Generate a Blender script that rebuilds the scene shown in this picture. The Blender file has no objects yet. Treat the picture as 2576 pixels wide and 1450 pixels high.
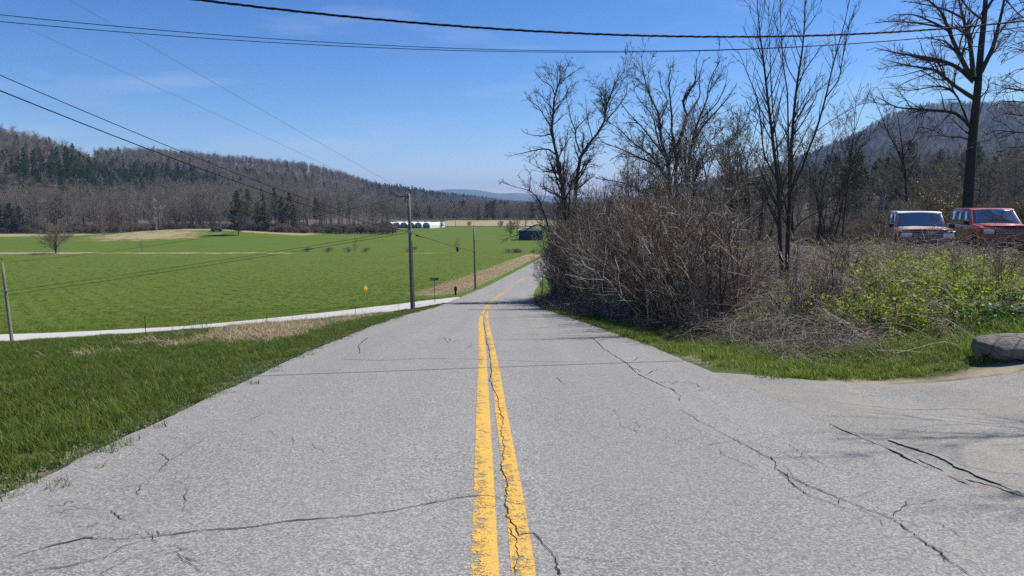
import bpy, bmesh, math, random
import numpy as np
from mathutils import Vector, Matrix

# ------------------------------------------------------------------ camera, sky, sun, exposure
SC = bpy.context.scene
CZ = 15.0                      # the camera stands 15 m above the valley floor (z = 0)
PITCH = math.radians(7.0)
F = 1712.0                     # focal length in photo pixels (photo taken as 2576 x 1450)
cam_d = bpy.data.cameras.new("camera"); cam = bpy.data.objects.new("camera", cam_d)
SC.collection.objects.link(cam); SC.camera = cam
cam.location = (0, 0, CZ); cam.rotation_euler = (math.pi / 2 - PITCH, 0, 0)
cam_d.sensor_width = 36; cam_d.lens = 36 * F / 2576; cam_d.clip_start = 0.1; cam_d.clip_end = 60000

SUN_AZ, SUN_EL = math.radians(60), math.radians(52)      # azimuth measured from +Y towards +X
world = bpy.data.worlds.new("World"); SC.world = world; world.use_nodes = True
wn, wl = world.node_tree.nodes, world.node_tree.links
bg = wn["Background"]; bg.inputs["Strength"].default_value = 0.10
sky = wn.new("ShaderNodeTexSky"); sky.sky_type = 'NISHITA'; sky.sun_disc = False
sky.sun_elevation = SUN_EL; sky.sun_rotation = SUN_AZ
sky.altitude = 150; sky.air_density = 1.0; sky.dust_density = 0.0; sky.ozone_density = 4.0
# thin cirrus streaks
tc = wn.new("ShaderNodeTexCoord"); mp = wn.new("ShaderNodeMapping"); mp.inputs["Scale"].default_value = (2.2, 2.2, 13.0)
mp.inputs["Rotation"].default_value = (0.10, 0.06, 0)
cn = wn.new("ShaderNodeTexNoise"); cn.inputs["Scale"].default_value = 1.7; cn.inputs["Detail"].default_value = 6
cr = wn.new("ShaderNodeMapRange"); cr.inputs["From Min"].default_value = 0.55; cr.inputs["From Max"].default_value = 0.85; cr.inputs["To Max"].default_value = 0.32
mixc = wn.new("ShaderNodeMixRGB"); mixc.inputs["Color2"].default_value = (5.6, 6.2, 7.2, 1)
hs = wn.new("ShaderNodeHueSaturation"); hs.inputs["Saturation"].default_value = 1.2
wl.new(tc.outputs["Generated"], mp.inputs["Vector"]); wl.new(mp.outputs[0], cn.inputs["Vector"]); wl.new(cn.outputs["Fac"], cr.inputs["Value"])
tin = wn.new("ShaderNodeMixRGB"); tin.blend_type = 'MULTIPLY'; tin.inputs[0].default_value = 1.0; tin.inputs[2].default_value = (.60, .715, .955, 1)
hs.inputs["Saturation"].default_value = 1.0
wl.new(sky.outputs[0], hs.inputs["Color"]); wl.new(hs.outputs[0], tin.inputs[1]); sep = wn.new("ShaderNodeSeparateColor"); com = wn.new("ShaderNodeCombineColor"); wl.new(tin.outputs[0], sep.inputs[0])
for ch, (g_, k_) in enumerate(((1.75, .575), (1.40, .625), (1.15, .78))):      # deepens the blue towards the zenith, as in the photo
    pw = wn.new("ShaderNodeMath"); pw.operation = 'POWER'; pw.inputs[1].default_value = g_; ml = wn.new("ShaderNodeMath"); ml.operation = 'MULTIPLY'; ml.inputs[1].default_value = k_
    mn = wn.new("ShaderNodeMath"); mn.operation = 'MINIMUM'; mn.inputs[1].default_value = 8.0
    wl.new(sep.outputs[ch], pw.inputs[0]); wl.new(pw.outputs[0], ml.inputs[0]); wl.new(ml.outputs[0], mn.inputs[0]); wl.new(mn.outputs[0], com.inputs[ch])
wl.new(com.outputs[0], mixc.inputs["Color1"]); wl.new(cr.outputs[0], mixc.inputs["Fac"])
wl.new(mixc.outputs[0], bg.inputs["Color"])

sun_d = bpy.data.lights.new("sun", 'SUN'); sun_o = bpy.data.objects.new("sun", sun_d); SC.collection.objects.link(sun_o)
sun_d.energy = 4.9; sun_d.angle = math.radians(0.53); sun_d.color = (1.0, 0.95, 0.87)
SUN = Vector((math.sin(SUN_AZ) * math.cos(SUN_EL), math.cos(SUN_AZ) * math.cos(SUN_EL), math.sin(SUN_EL)))
sun_o.rotation_euler = SUN.to_track_quat('Z', 'Y').to_euler(); sun_o.location = (30, 30, 60)
vs = SC.view_settings; vs.view_transform = 'Standard'; vs.look = 'None'; vs.exposure = 0.42; vs.gamma = 1.0
SC.cycles.max_bounces = 6; SC.cycles.transparent_max_bounces = 8; SC.cycles.use_denoising = False
SC.cycles.volume_bounces = 0; SC.cycles.sample_clamp_indirect = 4

# ------------------------------------------------------------------ small helpers
COL = SC.collection
def link(o, parent=None):
    COL.objects.link(o)
    if parent: o.parent = parent
    return o
def tag(o, label=None, cat=None, group=None, kind=None):
    if label: o["label"] = label
    if cat: o["category"] = cat
    if group: o["group"] = group
    if kind: o["kind"] = kind
    return o
def empty(name, loc=(0, 0, 0), rz=0.0, parent=None):
    o = bpy.data.objects.new(name, None); o.location = loc; o.rotation_euler = (0, 0, rz)
    o.empty_display_size = 0.2
    return link(o, parent)

def npmesh(name, V, faces, mat=None, tint=None, uv=None, smooth=False, attrs=None):
    """V (n,3); faces = list of int arrays (m,3) or (m,4)"""
    me = bpy.data.meshes.new(name)
    V = np.ascontiguousarray(V, dtype=np.float32)
    me.vertices.add(len(V)); me.vertices.foreach_set("co", V.ravel())
    faces = [np.asarray(f, dtype=np.int32) for f in (faces if isinstance(faces, list) else [faces]) if len(f)]
    if faces:
        tot = np.concatenate([np.full(len(f), f.shape[1], np.int32) for f in faces])
        idx = np.concatenate([f.ravel() for f in faces])
        st = np.concatenate([[0], np.cumsum(tot)[:-1]]).astype(np.int32)
        me.loops.add(len(idx)); me.loops.foreach_set("vertex_index", idx)
        me.polygons.add(len(tot)); me.polygons.foreach_set("loop_start", st)
        try: me.polygons.foreach_set("loop_total", tot)
        except Exception: pass
        if smooth: me.polygons.foreach_set("use_smooth", np.ones(len(tot), bool))
    me.update(calc_edges=True)
    if tint is not None:
        a = me.attributes.new("tint", 'FLOAT', 'POINT'); a.data.foreach_set("value", np.ascontiguousarray(tint, np.float32))
    for k, v in (attrs or {}).items():
        v = np.ascontiguousarray(v, np.float32)
        if v.ndim == 1:
            a = me.attributes.new(k, 'FLOAT', 'POINT'); a.data.foreach_set("value", v)
        else:
            a = me.attributes.new(k, 'FLOAT_VECTOR', 'POINT'); a.data.foreach_set("vector", v.ravel())
    if uv is not None:
        l = me.uv_layers.new(name="uv"); li = np.empty(len(me.loops), np.int32); me.loops.foreach_get("vertex_index", li)
        l.data.foreach_set("uv", np.ascontiguousarray(np.asarray(uv, np.float32)[li]).ravel())
    if mat: me.materials.append(mat)
    return me
def npobj(name, V, faces, mat=None, parent=None, **k):
    return link(bpy.data.objects.new(name, npmesh(name, V, faces, mat, **k)), parent)

class MB:
    """collects simple shapes into ONE mesh"""
    def __init__(s): s.v = []; s.f = []
    def add(s, vs, fs):
        b = len(s.v); s.v += [tuple(map(float, p)) for p in vs]; s.f += [tuple(b + i for i in f) for f in fs]; return s
    def box(s, c, d, M=None):
        x, y, z = c; a, b, e = d[0] / 2, d[1] / 2, d[2] / 2
        vs = [Vector((x + i * a, y + j * b, z + k * e)) for i in (-1, 1) for j in (-1, 1) for k in (-1, 1)]
        if M: vs = [M @ p for p in vs]
        return s.add(vs, [(0, 1, 3, 2), (4, 6, 7, 5), (0, 4, 5, 1), (2, 3, 7, 6), (0, 2, 6, 4), (1, 5, 7, 3)])
    def tube(s, p, q, r0, r1=None, n=8, cap=True):
        r1 = r0 if r1 is None else r1
        p, q = Vector(p), Vector(q); d = (q - p).normalized()
        u = d.cross(Vector((0, 0, 1)) if abs(d.z) < .9 else Vector((1, 0, 0))).normalized(); w = d.cross(u)
        vs = []
        for c, r in ((p, r0), (q, r1)):
            for i in range(n):
                a = 2 * math.pi * i / n; vs.append(c + u * (math.cos(a) * r) + w * (math.sin(a) * r))
        fs = [(i, (i + 1) % n, n + (i + 1) % n, n + i) for i in range(n)]
        if cap: fs += [tuple(range(n))[::-1], tuple(range(n, 2 * n))]
        return s.add(vs, fs)
    def lathe(s, prof, c=(0, 0, 0), axis='Z', n=12):
        """prof: (r, h) pairs"""
        vs = []
        for r, h in prof:
            for i in range(n):
                a = 2 * math.pi * i / n; x, y = r * math.cos(a), r * math.sin(a)
                q = (x, y, h) if axis == 'Z' else ((h, x, y) if axis == 'X' else (x, h, y))
                vs.append((q[0] + c[0], q[1] + c[1], q[2] + c[2]))
        m = len(prof); fs = []
        for j in range(m - 1):
            fs += [(j * n + i, j * n + (i + 1) % n, (j + 1) * n + (i + 1) % n, (j + 1) * n + i) for i in range(n)]
        fs += [tuple(range(n))[::-1], tuple(range((m - 1) * n, m * n))]
        return s.add(vs, fs)
    def prism(s, poly, y0, y1, M=None):
        """polygon in (x,z), extruded along y"""
        n = len(poly); vs = [Vector((x, y0, z)) for x, z in poly] + [Vector((x, y1, z)) for x, z in poly]
        if M: vs = [M @ p for p in vs]
        return s.add(vs, [tuple(range(n)), tuple(range(n, 2 * n))[::-1]] + [(i, n + i, n + (i + 1) % n, (i + 1) % n) for i in range(n)])
    def build(s, name, mat, parent=None, bevel=0, smooth=False, seg=2):
        if bevel and not smooth: smooth = 'auto'
        me = bpy.data.meshes.new(name); me.from_pydata(s.v, [], s.f)
        bm = bmesh.new(); bm.from_mesh(me)
        bmesh.ops.recalc_face_normals(bm, faces=bm.faces)
        if bevel:
            ed = [e for e in bm.edges if len(e.link_faces) == 2 and e.calc_face_angle(0) > 0.35]
            bmesh.ops.bevel(bm, geom=ed, offset=bevel, segments=seg, profile=0.6, affect='EDGES', clamp_overlap=True)
        bm.to_mesh(me); bm.free()
        if smooth:
            me.polygons.foreach_set("use_smooth", np.ones(len(me.polygons), bool))
            if smooth == 'auto':
                bm = bmesh.new(); bm.from_mesh(me)
                for e in bm.edges: e.smooth = len(e.link_faces) == 2 and e.calc_face_angle(0) < .75
                bm.to_mesh(me); bm.free()
        me.materials.append(mat)
        return link(bpy.data.objects.new(name, me), parent)

# ------------------------------------------------------------------ materials
class NT:
    def __init__(s, name):
        s.m = bpy.data.materials.new(name); s.m.use_nodes = True; s.t = s.m.node_tree
        s.b = s.t.nodes["Principled BSDF"]; s.out = s.t.nodes["Material Output"]
    def n(s, ty, **k):
        x = s.t.nodes.new(ty)
        for a, v in k.items():
            if a.startswith("i_"): s.set(x.inputs[a[2:].replace("_", " ")], v)
            else: setattr(x, a, v)
        return x
    def set(s, sock, v):
        if isinstance(v, bpy.types.NodeSocket): s.t.links.new(v, sock)
        elif isinstance(v, (tuple, list)) and sock.type == 'RGBA' and len(v) == 3: sock.default_value = (*v, 1)
        else: sock.default_value = v
    def coord(s, kind="Object"): return s.n("ShaderNodeTexCoord").outputs[kind]
    def pos(s): return s.n("ShaderNodeNewGeometry").outputs["Position"]
    def noise(s, vec, scale, detail=4, rough=.55, out="Fac"):
        return s.n("ShaderNodeTexNoise", i_Vector=vec, i_Scale=scale, i_Detail=detail, i_Roughness=rough).outputs[out]
    def voro(s, vec, scale, feature='F1', out="Distance"):
        return s.n("ShaderNodeTexVoronoi", feature=feature, i_Vector=vec, i_Scale=scale).outputs[out]
    def scale(s, vec, sc, rot=(0, 0, 0)):
        x = s.n("ShaderNodeMapping"); s.set(x.inputs["Vector"], vec); x.inputs["Scale"].default_value = sc; x.inputs["Rotation"].default_value = rot
        return x.outputs[0]
    def ramp(s, fac, stops, interp='LINEAR'):
        x = s.n("ShaderNodeValToRGB"); s.set(x.inputs[0], fac); e = x.color_ramp.elements; x.color_ramp.interpolation = interp
        while len(e) < len(stops): e.new(0.5)
        for el, (p, c) in zip(e, stops): el.position = p; el.color = (*c, 1) if not isinstance(c, (int, float)) else (c, c, c, 1)
        return x.outputs[0]
    def mix(s, fac, a, b, mode='MIX'):
        x = s.n("ShaderNodeMixRGB", blend_type=mode); s.set(x.inputs[0], fac); s.set(x.inputs[1], a); s.set(x.inputs[2], b)
        return x.outputs[0]
    def math(s, op, a, b=0.0, clamp=False):
        x = s.n("ShaderNodeMath", operation=op, use_clamp=clamp); s.set(x.inputs[0], a); s.set(x.inputs[1], b); return x.outputs[0]
    def attr(s, name, out="Fac"): return s.n("ShaderNodeAttribute", attribute_name=name).outputs[out]
    def rand(s): return s.n("ShaderNodeObjectInfo").outputs["Random"]
    def bump(s, h, strength=.5, dist=.02):
        x = s.n("ShaderNodeBump", i_Strength=strength, i_Distance=dist); s.set(x.inputs["Height"], h); s.set(s.b.inputs["Normal"], x.outputs[0]); return x.outputs[0]
    def base(s, col, rough=.8, metal=0.0, spec=None):
        s.set(s.b.inputs["Base Color"], col); s.set(s.b.inputs["Roughness"], rough); s.set(s.b.inputs["Metallic"], metal)
        if spec is not None: s.b.inputs["Specular IOR Level"].default_value = spec
        return s
def simple(name, col, rough=.7, metal=0.0, var=.25, scale=6.0, spec=None, bump=0.0):
    t = NT(name); v = t.coord()
    f = t.noise(v, scale, 5)
    c = t.mix(f, tuple(x * (1 - var) for x in col), tuple(min(1, x * (1 + var)) for x in col))
    t.base(c, rough, metal, spec)
    if bump: t.bump(t.noise(v, scale * 6, 3), .4, bump)
    return t.m

def bark_mat(name, dark, light, spec=.15):
    t = NT(name); p = t.pos(); tint = t.attr("tint")
    f = t.noise(t.scale(p, (14, 14, 3)), 1.0, 5, .6)
    c = t.mix(f, dark, light)
    c = t.mix(t.math('MULTIPLY', tint, .55), c, tuple(min(1, x * 1.9) for x in light))
    t.base(c, .85, spec=spec); t.bump(f, .6, .02)
    return t.m
def twig_mat(name, ramp, rnd=False):
    t = NT(name); tint = t.attr("tint")
    if rnd:
        tint = t.math('ADD', t.math('MULTIPLY', tint, .45), t.math('MULTIPLY', t.rand(), .55))
    t.base(t.ramp(tint, ramp), .75, spec=.25)
    return t.m
def leaf_mat(name, ramp, trans=.35, rough=.45, rnd=True, spec=.4):
    t = NT(name); tint = t.attr("tint")
    if rnd: tint = t.math('ADD', t.math('MULTIPLY', tint, .6), t.math('MULTIPLY', t.rand(), .4))
    c = t.ramp(tint, ramp); t.base(c, rough, spec=spec)
    tr = t.n("ShaderNodeBsdfTranslucent"); t.set(tr.inputs[0], c)
    mx = t.n("ShaderNodeMixShader"); mx.inputs[0].default_value = trans
    t.t.links.new(t.b.outputs[0], mx.inputs[1]); t.t.links.new(tr.outputs[0], mx.inputs[2]); t.t.links.new(mx.outputs[0], t.out.inputs["Surface"])
    return t.m
# ------------------------------------------------------------------ terrain
def herm(xk, yk):
    xk = np.asarray(xk, float); yk = np.asarray(yk, float)
    d = np.diff(yk) / np.diff(xk); m = np.zeros_like(yk)
    m[1:-1] = np.where(d[:-1] * d[1:] > 0, 2 * d[:-1] * d[1:] / np.where(np.abs(d[:-1] + d[1:]) < 1e-12, 1, d[:-1] + d[1:]), 0)
    m[0], m[-1] = d[0], d[-1]
    def f(x):
        x = np.clip(np.asarray(x, float), xk[0], xk[-1]); i = np.clip(np.searchsorted(xk, x) - 1, 0, len(xk) - 2)
        h = xk[i + 1] - xk[i]; t = (x - xk[i]) / h
        return ((1 + 2 * t) * (1 - t) ** 2 * yk[i] + t * (1 - t) ** 2 * h * m[i] + t * t * (3 - 2 * t) * yk[i + 1] + t * t * (t - 1) * h * m[i + 1])
    return f
def sm(t): t = np.clip(t, 0, 1); return t * t * (3 - 2 * t)

# drops are metres below the camera
road_drop = herm([-60, -20, 0, 4.6, 12.4, 27, 48, 60, 80, 100, 130, 160, 220, 320, 1000], [-4.2, -.35, 1.63, 2.08, 2.83, 4.55, 7.2, 8.4, 10.2, 11.75, 13.25, 14.0, 14.7, 15, 15])
road_x = herm([-60, -20, 3.3, 12.7, 27, 48, 63, 104, 160, 230, 320, 600], [2.6, .95, -.035, -.46, -1.12, -1.68, -1.45, .75, 7.7, 21, 45, 140])
left_drop = herm([-60, 0, 20, 30, 40, 48, 54, 60, 80, 120, 200, 350], [-2, 3.7, 5.95, 7.15, 9.0, 10.3, 10.9, 11.1, 12.0, 13.3, 14.5, 15])
right_drop = herm([-60, 0, 8, 16, 28, 50, 80, 120, 170, 250, 400], [-3, 1.7, 2.2, 2.15, 1.95, 3.5, 6.0, 9.5, 13, 14.7, 15])
high_drop = herm([-60, 0, 28, 150, 300, 900], [-3, 1.5, 1.7, 1.0, -1, -6])
side_y = herm([-400, -80, -45, -30, -20, -10, -2, 10], [58, 52, 52.8, 54.5, 56.2, 58.2, 60.5, 62])
side_drop = herm([-400, -80, -42, -30, -20, -10, -3, 10], [12.5, 11.3, 10.75, 10.45, 9.8, 8.95, 8.45, 8.4])

def A(px): return (px - 1288) / F
# hills: azimuth tangent -> foot distance, ridge distance, height above the floor
hA = ([A(-900), A(-300), A(0), A(60), A(140), A(200), A(255), A(330), A(430), A(600)],
      [400, 380, 372, 372, 375, 380, 390, 420, 470, 600], [680, 660, 650, 650, 650, 655, 660, 690, 720, 800],
      [105, 88, 76, 71, 64, 55, 44, 25, 8, 0])
hB = ([A(-900), A(0), A(300), A(400), A(480), A(640), A(760), A(870), A(960), A(1020), A(1110), A(1200), A(1290), A(1400)],
      [600, 560, 480, 450, 440, 430, 440, 480, 560, 640, 800, 1000, 1300, 1800], [1300, 1100, 1050, 1080, 1120, 1230, 1330, 1440, 1580, 1700, 2000, 2500, 3000, 3500],
      [95, 90, 83, 86, 85, 82, 78, 63, 47, 43, 33, 27, 13, 0])
hC = ([A(1450), A(1600), A(1800), A(1900), A(2000), A(2060), A(2150), A(2200), A(2250), A(2300), A(2380), A(2480), A(2576), A(3000), A(3800)],
      [1300] + [900] * 14, [2900, 2700] + [2600] * 13,
      [10, 45, 76, 112, 158, 195, 255, 300, 330, 348, 359, 361, 353, 320, 250])
hD = ([A(900), A(1030), A(1090), A(1140), A(1200), A(1260), A(1300), A(1340), A(1450), A(1600), A(1900)],
      [8000] * 11, [12000] * 11, [120, 190, 245, 278, 264, 205, 212, 190, 140, 170, 100])
HF = [tuple(herm(h[0], h[i]) for i in (1, 2, 3)) + (h[0][0], h[0][-1]) for h in (hA, hB, hC, hD)]
def hills(x, y):
    yy = np.maximum(y, 60.0); a = x / yy; r = np.zeros_like(yy)
    for k, (zb, zr, H, a0, a1) in enumerate(HF):
        b, t, h = zb(a), zr(a), H(a)
        up = sm((yy - b) / (t - b)) if k != 2 else np.clip((yy - b) / (t - b), 0, 1) ** 1.25
        dn = 1 - .35 * sm((yy - t) / (t * .6))
        r = np.maximum(r, h * np.where(yy < t, up, dn))
    lump = (np.sin(x * .011 + 1.3) * np.sin(y * .009) + .6 * np.sin(x * .027 - y * .019))
    return r + lump * np.clip(r / 40, 0, 1) * 1.6
def T(x, y):
    x = np.asarray(x, float); y = np.asarray(y, float); x, y = np.broadcast_arrays(x, y)
    d = x - road_x(y); rd = road_drop(y)
    s = np.clip((-d - 3.6) / 40, 0, 1.15) ** .85
    dl = rd + (left_drop(y) - rd) * s
    dl = dl + .22 * sm((-d - 3.6) / 1.6) * sm((-d - 3.6) / 3) * (1 - sm((y - 75) / 30))    # shallow swale beside the road
    w = sm((x - 15 - .16 * y) / (50 + .12 * y))
    rr = right_drop(y) * (1 - w) + high_drop(y) * w
    u = sm((d - 4.9) / (4.2 + .05 * np.maximum(y, 0)))
    dr = rd + (rr - rd) * u
    dr = dr + .12 * sm((d - 3.6) / 1.0) * (1 - sm((d - 4.4) / 1.5)) * sm((y - 13) / 5)
    D = np.where(d < 0, dl, dr)
    # side road bench
    c = sm(1 - (np.abs(y - side_y(x)) - 2.9) / 4.0) * sm((-x - 3.5) / 5.0)
    D = D + (side_drop(x) - D) * c
    z = CZ - D
    # knoll under the pines, small ground unevenness
    z = z + 3.4 * np.exp(-(((x + 150) / 40) ** 2 + ((y - 322) / 26) ** 2))
    off = sm((np.abs(d) - 3.8) / 2) * (1 - c)
    z = z + off * (.05 * np.sin(x * .9 + .4 * y) * np.sin(y * .7 - .3 * x) + .03 * np.sin(2.1 * x + 1.7 * y)) * (1 - sm((y - 60) / 60) * .3)
    return z + hills(x, y)
def Tz(x, y): return float(T(x, y))

FW = np.array([0, math.cos(PITCH), -math.sin(PITCH)]); UPV = np.array([0, math.sin(PITCH), math.cos(PITCH)]); RT = np.array([1., 0, 0])
CAMP = np.array([0, 0, CZ])
ZS = np.geomspace(1.5, 20000, 6000)
def ray(px, py): return FW + RT * ((px - 1288) / F) + UPV * ((725 - py) / F)
def at(px, py, depth): return CAMP + ray(px, py) * depth
def hit(px, py, zmin=0):
    P = CAMP + ray(px, py) * ZS[:, None]
    below = (P[:, 2] < T(P[:, 0], P[:, 1])) & (ZS > zmin)
    i = int(np.argmax(below)) if below.any() else len(ZS) - 1
    p = P[i].copy(); p[2] = Tz(p[0], p[1]); return p
def proj(P):
    Q = np.asarray(P, float) - CAMP; z = Q @ FW
    z = np.where(np.abs(z) < 1e-6, 1e-6, z)
    return 1288 + F * (Q @ RT) / z, 725 - F * (Q @ UPV) / z, z
def onp(px, depth):
    """ground point in the direction of photo column px at the given depth"""
    x = (px - 1288) / F * depth; y = depth * .995
    return np.array([x, y, Tz(x, y)])

def vnoise(x, y, s, seed=0):
    """cheap smooth value noise 0..1"""
    x = np.asarray(x) * s + seed * 17.3; y = np.asarray(y) * s - seed * 9.1
    xi = np.floor(x); yi = np.floor(y); fx = x - xi; fy = y - yi; fx = fx * fx * (3 - 2 * fx); fy = fy * fy * (3 - 2 * fy)
    def hsh(a, b):
        v = np.sin(a * 127.1 + b * 311.7 + seed) * 43758.5453; return v - np.floor(v)
    return (hsh(xi, yi) * (1 - fx) + hsh(xi + 1, yi) * fx) * (1 - fy) + (hsh(xi, yi + 1) * (1 - fx) + hsh(xi + 1, yi + 1) * fx) * fy

# ---- ground material : zones come from attributes (dry straw, bare soil, leaf litter, crop field), colour from noise
def ground_material():
    t = NT("ground"); p = t.pos()
    n1 = t.noise(p, 1.3, 6, .65); n2 = t.noise(p, .06, 5, .6); n3 = t.noise(p, 14, 3, .6); n4 = t.noise(t.scale(p, (.012, .12, .05), (0, 0, .06)), 1, 4, .6)
    verge = t.mix(n1, (.030, .050, .012), (.085, .125, .030)); verge = t.mix(t.math('MULTIPLY', n3, .5), verge, (.10, .085, .045))
    fld = t.mix(t.ramp(n1, [(.3, 0.0), (.7, 1.0)]), (.062, .102, .008), (.100, .150, .016))
    fld = t.mix(t.math('MULTIPLY', t.ramp(n3, [(.45, 0.0), (.75, 1.0)]), .55), fld, (.140, .180, .045))
    fld = t.mix(t.ramp(n4, [(.44, 0.0), (.66, .45)]), fld, (.108, .132, .030))
    fld = t.mix(t.ramp(n2, [(.42, 0.0), (.7, .42)]), fld, (.064, .114, .009))
    dry = t.mix(n1, (.26, .20, .105), (.50, .41, .24)); dry = t.mix(t.math('MULTIPLY', n3, .6), dry, (.12, .11, .05))
    soil = t.mix(n1, (.22, .18, .13), (.42, .36, .27)); soil = t.mix(t.math('MULTIPLY', n3, .45), soil, (.14, .115, .085))
    lit = t.mix(n1, (.080, .062, .050), (.150, .118, .096)); lit = t.mix(t.ramp(n2, [(.4, 0.0), (.6, .5)]), lit, (.075, .072, .05))
    n5 = t.noise(p, .16, 5, .6); brk = t.math('ADD', t.math('MULTIPLY', t.math('SUBTRACT', n1, .5), .6), t.math('MULTIPLY', t.math('SUBTRACT', n5, .5), 1.1))
    def m(name):
        a = t.attr(name); return t.math('MULTIPLY', t.ramp(t.math('ADD', a, brk), [(.38, 0.0), (.62, 1.0)]), t.ramp(a, [(.02, 0.0), (.10, 1.0)]))
    c = t.mix(t.attr("field"), verge, fld); c = t.mix(m("dry"), c, dry); c = t.mix(m("soil"), c, soil); c = t.mix(m("litter"), c, lit)
    t.base(c, .95, spec=.1)
    t.bump(t.math('ADD', t.math('MULTIPLY', n1, .5), t.math('MULTIPLY', n3, .5)), .7, .05)
    return t.m

def spaced(a, b, first, ratio, cap=1e9):
    out = [a]; s = first
    while out[-1] < b: out.append(out[-1] + s); s = min(s * ratio, cap)
    return np.array(out)
ys = np.concatenate([np.arange(-40, 72, .5), spaced(72, 14000, .55, 1.022)])
xr = np.concatenate([np.arange(0, 16, .5), spaced(16, 9000, .52, 1.034)])
xs = np.concatenate([-xr[:0:-1], xr])
GX, GY = np.meshgrid(xs, ys); GXf, GYf = GX.ravel(), GY.ravel(); GZ = T(GXf, GYf)
gd = GXf - road_x(GYf)
GZ = GZ - .06 * (1 - sm((np.abs(gd) - 2.6) / .8)) * (GYf < 330)              # bedded under the road sheets
sidec = sm(1 - (np.abs(GYf - side_y(GXf)) - 1.7) / .8) * (GXf < -3)
GZ = GZ - .05 * sidec
apron = (gd > 2.5) & (GYf < 9.0 - np.maximum(GXf - 9.3, 0) * .55) & (GXf < 29.5)
GZ = np.where(apron, GZ - .05, GZ)
gpx, gpy, gz = proj(np.stack([GXf, GYf, GZ], 1))
infield = ((gd < 0) & (GYf > side_y(GXf) + 2) & (GXf < -3)) | (GYf > 75)
field = np.where(infield & (GYf < 470), 1.0, 0.0)
litter = sm((GYf - 352) / 12) * (GYf < 700) * (GXf < -70) + (hills(GXf, GYf) > 3.0)
litter = np.clip(litter, 0, 1) * (1 - sm((GYf - 4500) / 1500))
litter = np.maximum(litter, sm((GYf - 84) / 14) * sm((GXf - 24) / 8) * sm((GXf - .22 * GYf) / 10))
litter = np.maximum(litter, sm((GYf - 430) / 10) * (GXf > 40) * sm((GXf - 40) / 30))
dry = np.zeros_like(GXf)
band = lambda c, w: sm(1.5 - np.abs(GYf - c) / w)
strip = 205 + .0 * GXf
dry = np.maximum(dry, .62 * band(strip, 3.0) * (GXf < 20) * (vnoise(GXf, GYf, .035, 3) > .32) * sm((-20 - GXf) / 60 + .55))
dry = np.maximum(dry, band(333, 17) * (GXf < -95) * .8)
dry = np.maximum(dry, np.exp(-(((GXf + 160) / 34) ** 2 + ((GYf - 300) / 30) ** 2)) * .72)
dry = np.maximum(dry, sm((GYf - 470) / 25) * (1 - sm((GYf - 640) / 40)) * (GXf > -60) * (GXf < 120) * .9)
# straw verge beyond the junction, straw on the bank between the roads
swd = road_x(GYf) - GXf
def straw_far(d, y): return sm((d - 4.7) / .8) * (1 - sm((d - 10.8 + .014 * (y - 90)) / 1.8)) * sm((y - 78) / 8) * (1 - sm((y - 185) / 30))
def straw_near(d, y): return .8 * sm((d - 6.0) / 1.4) * (1 - sm((d - 11.5) / 3)) * sm((y - 18.5 - (d - 6) * .1) / 2.5) * (1 - sm((y - 42) / 8))
dry = np.maximum(dry, straw_far(swd, GYf)); dry = np.maximum(dry, .5 * straw_near(swd, GYf))
soil = np.zeros_like(GXf)
soil = np.maximum(soil, sm(1.35 - np.abs(np.abs(gd) - 3.7) / .45) * (GYf < 70) * .36)
soil = np.maximum(soil, sm((GXf - 3.0) / .6) * sm(1.5 - np.abs(GYf - 9.5) / .5) * .7)
soil = np.maximum(soil, np.exp(-(((GXf - 13.2) / 2.3) ** 2 + ((GYf - 16) / 5.0) ** 2)) * 1.2 * (GXf > 10.6))
soil = np.maximum(soil, sm(1.4 - np.abs(GYf - 204) / 5.0) * (GXf < -128) * .9)
soil = np.maximum(soil, sm(1.3 - np.abs(np.abs(GYf - side_y(GXf)) - 2.6) / .6) * (GXf < -4) * .5)
n0, n1 = len(ys), len(xs)
I = np.arange(n0 * n1).reshape(n0, n1)
Q = np.stack([I[:-1, :-1], I[:-1, 1:], I[1:, 1:], I[1:, :-1]], -1).reshape(-1, 4)
GROUND_M = ground_material()
ground = npobj("ground", np.stack([GXf, GYf, GZ], 1), Q, GROUND_M, smooth=True,
               attrs=dict(field=field, dry=dry, soil=soil, litter=litter))
tag(ground, "rolling ground of green valley field, grassy verges and wooded hills", "ground", kind="structure")

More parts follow.
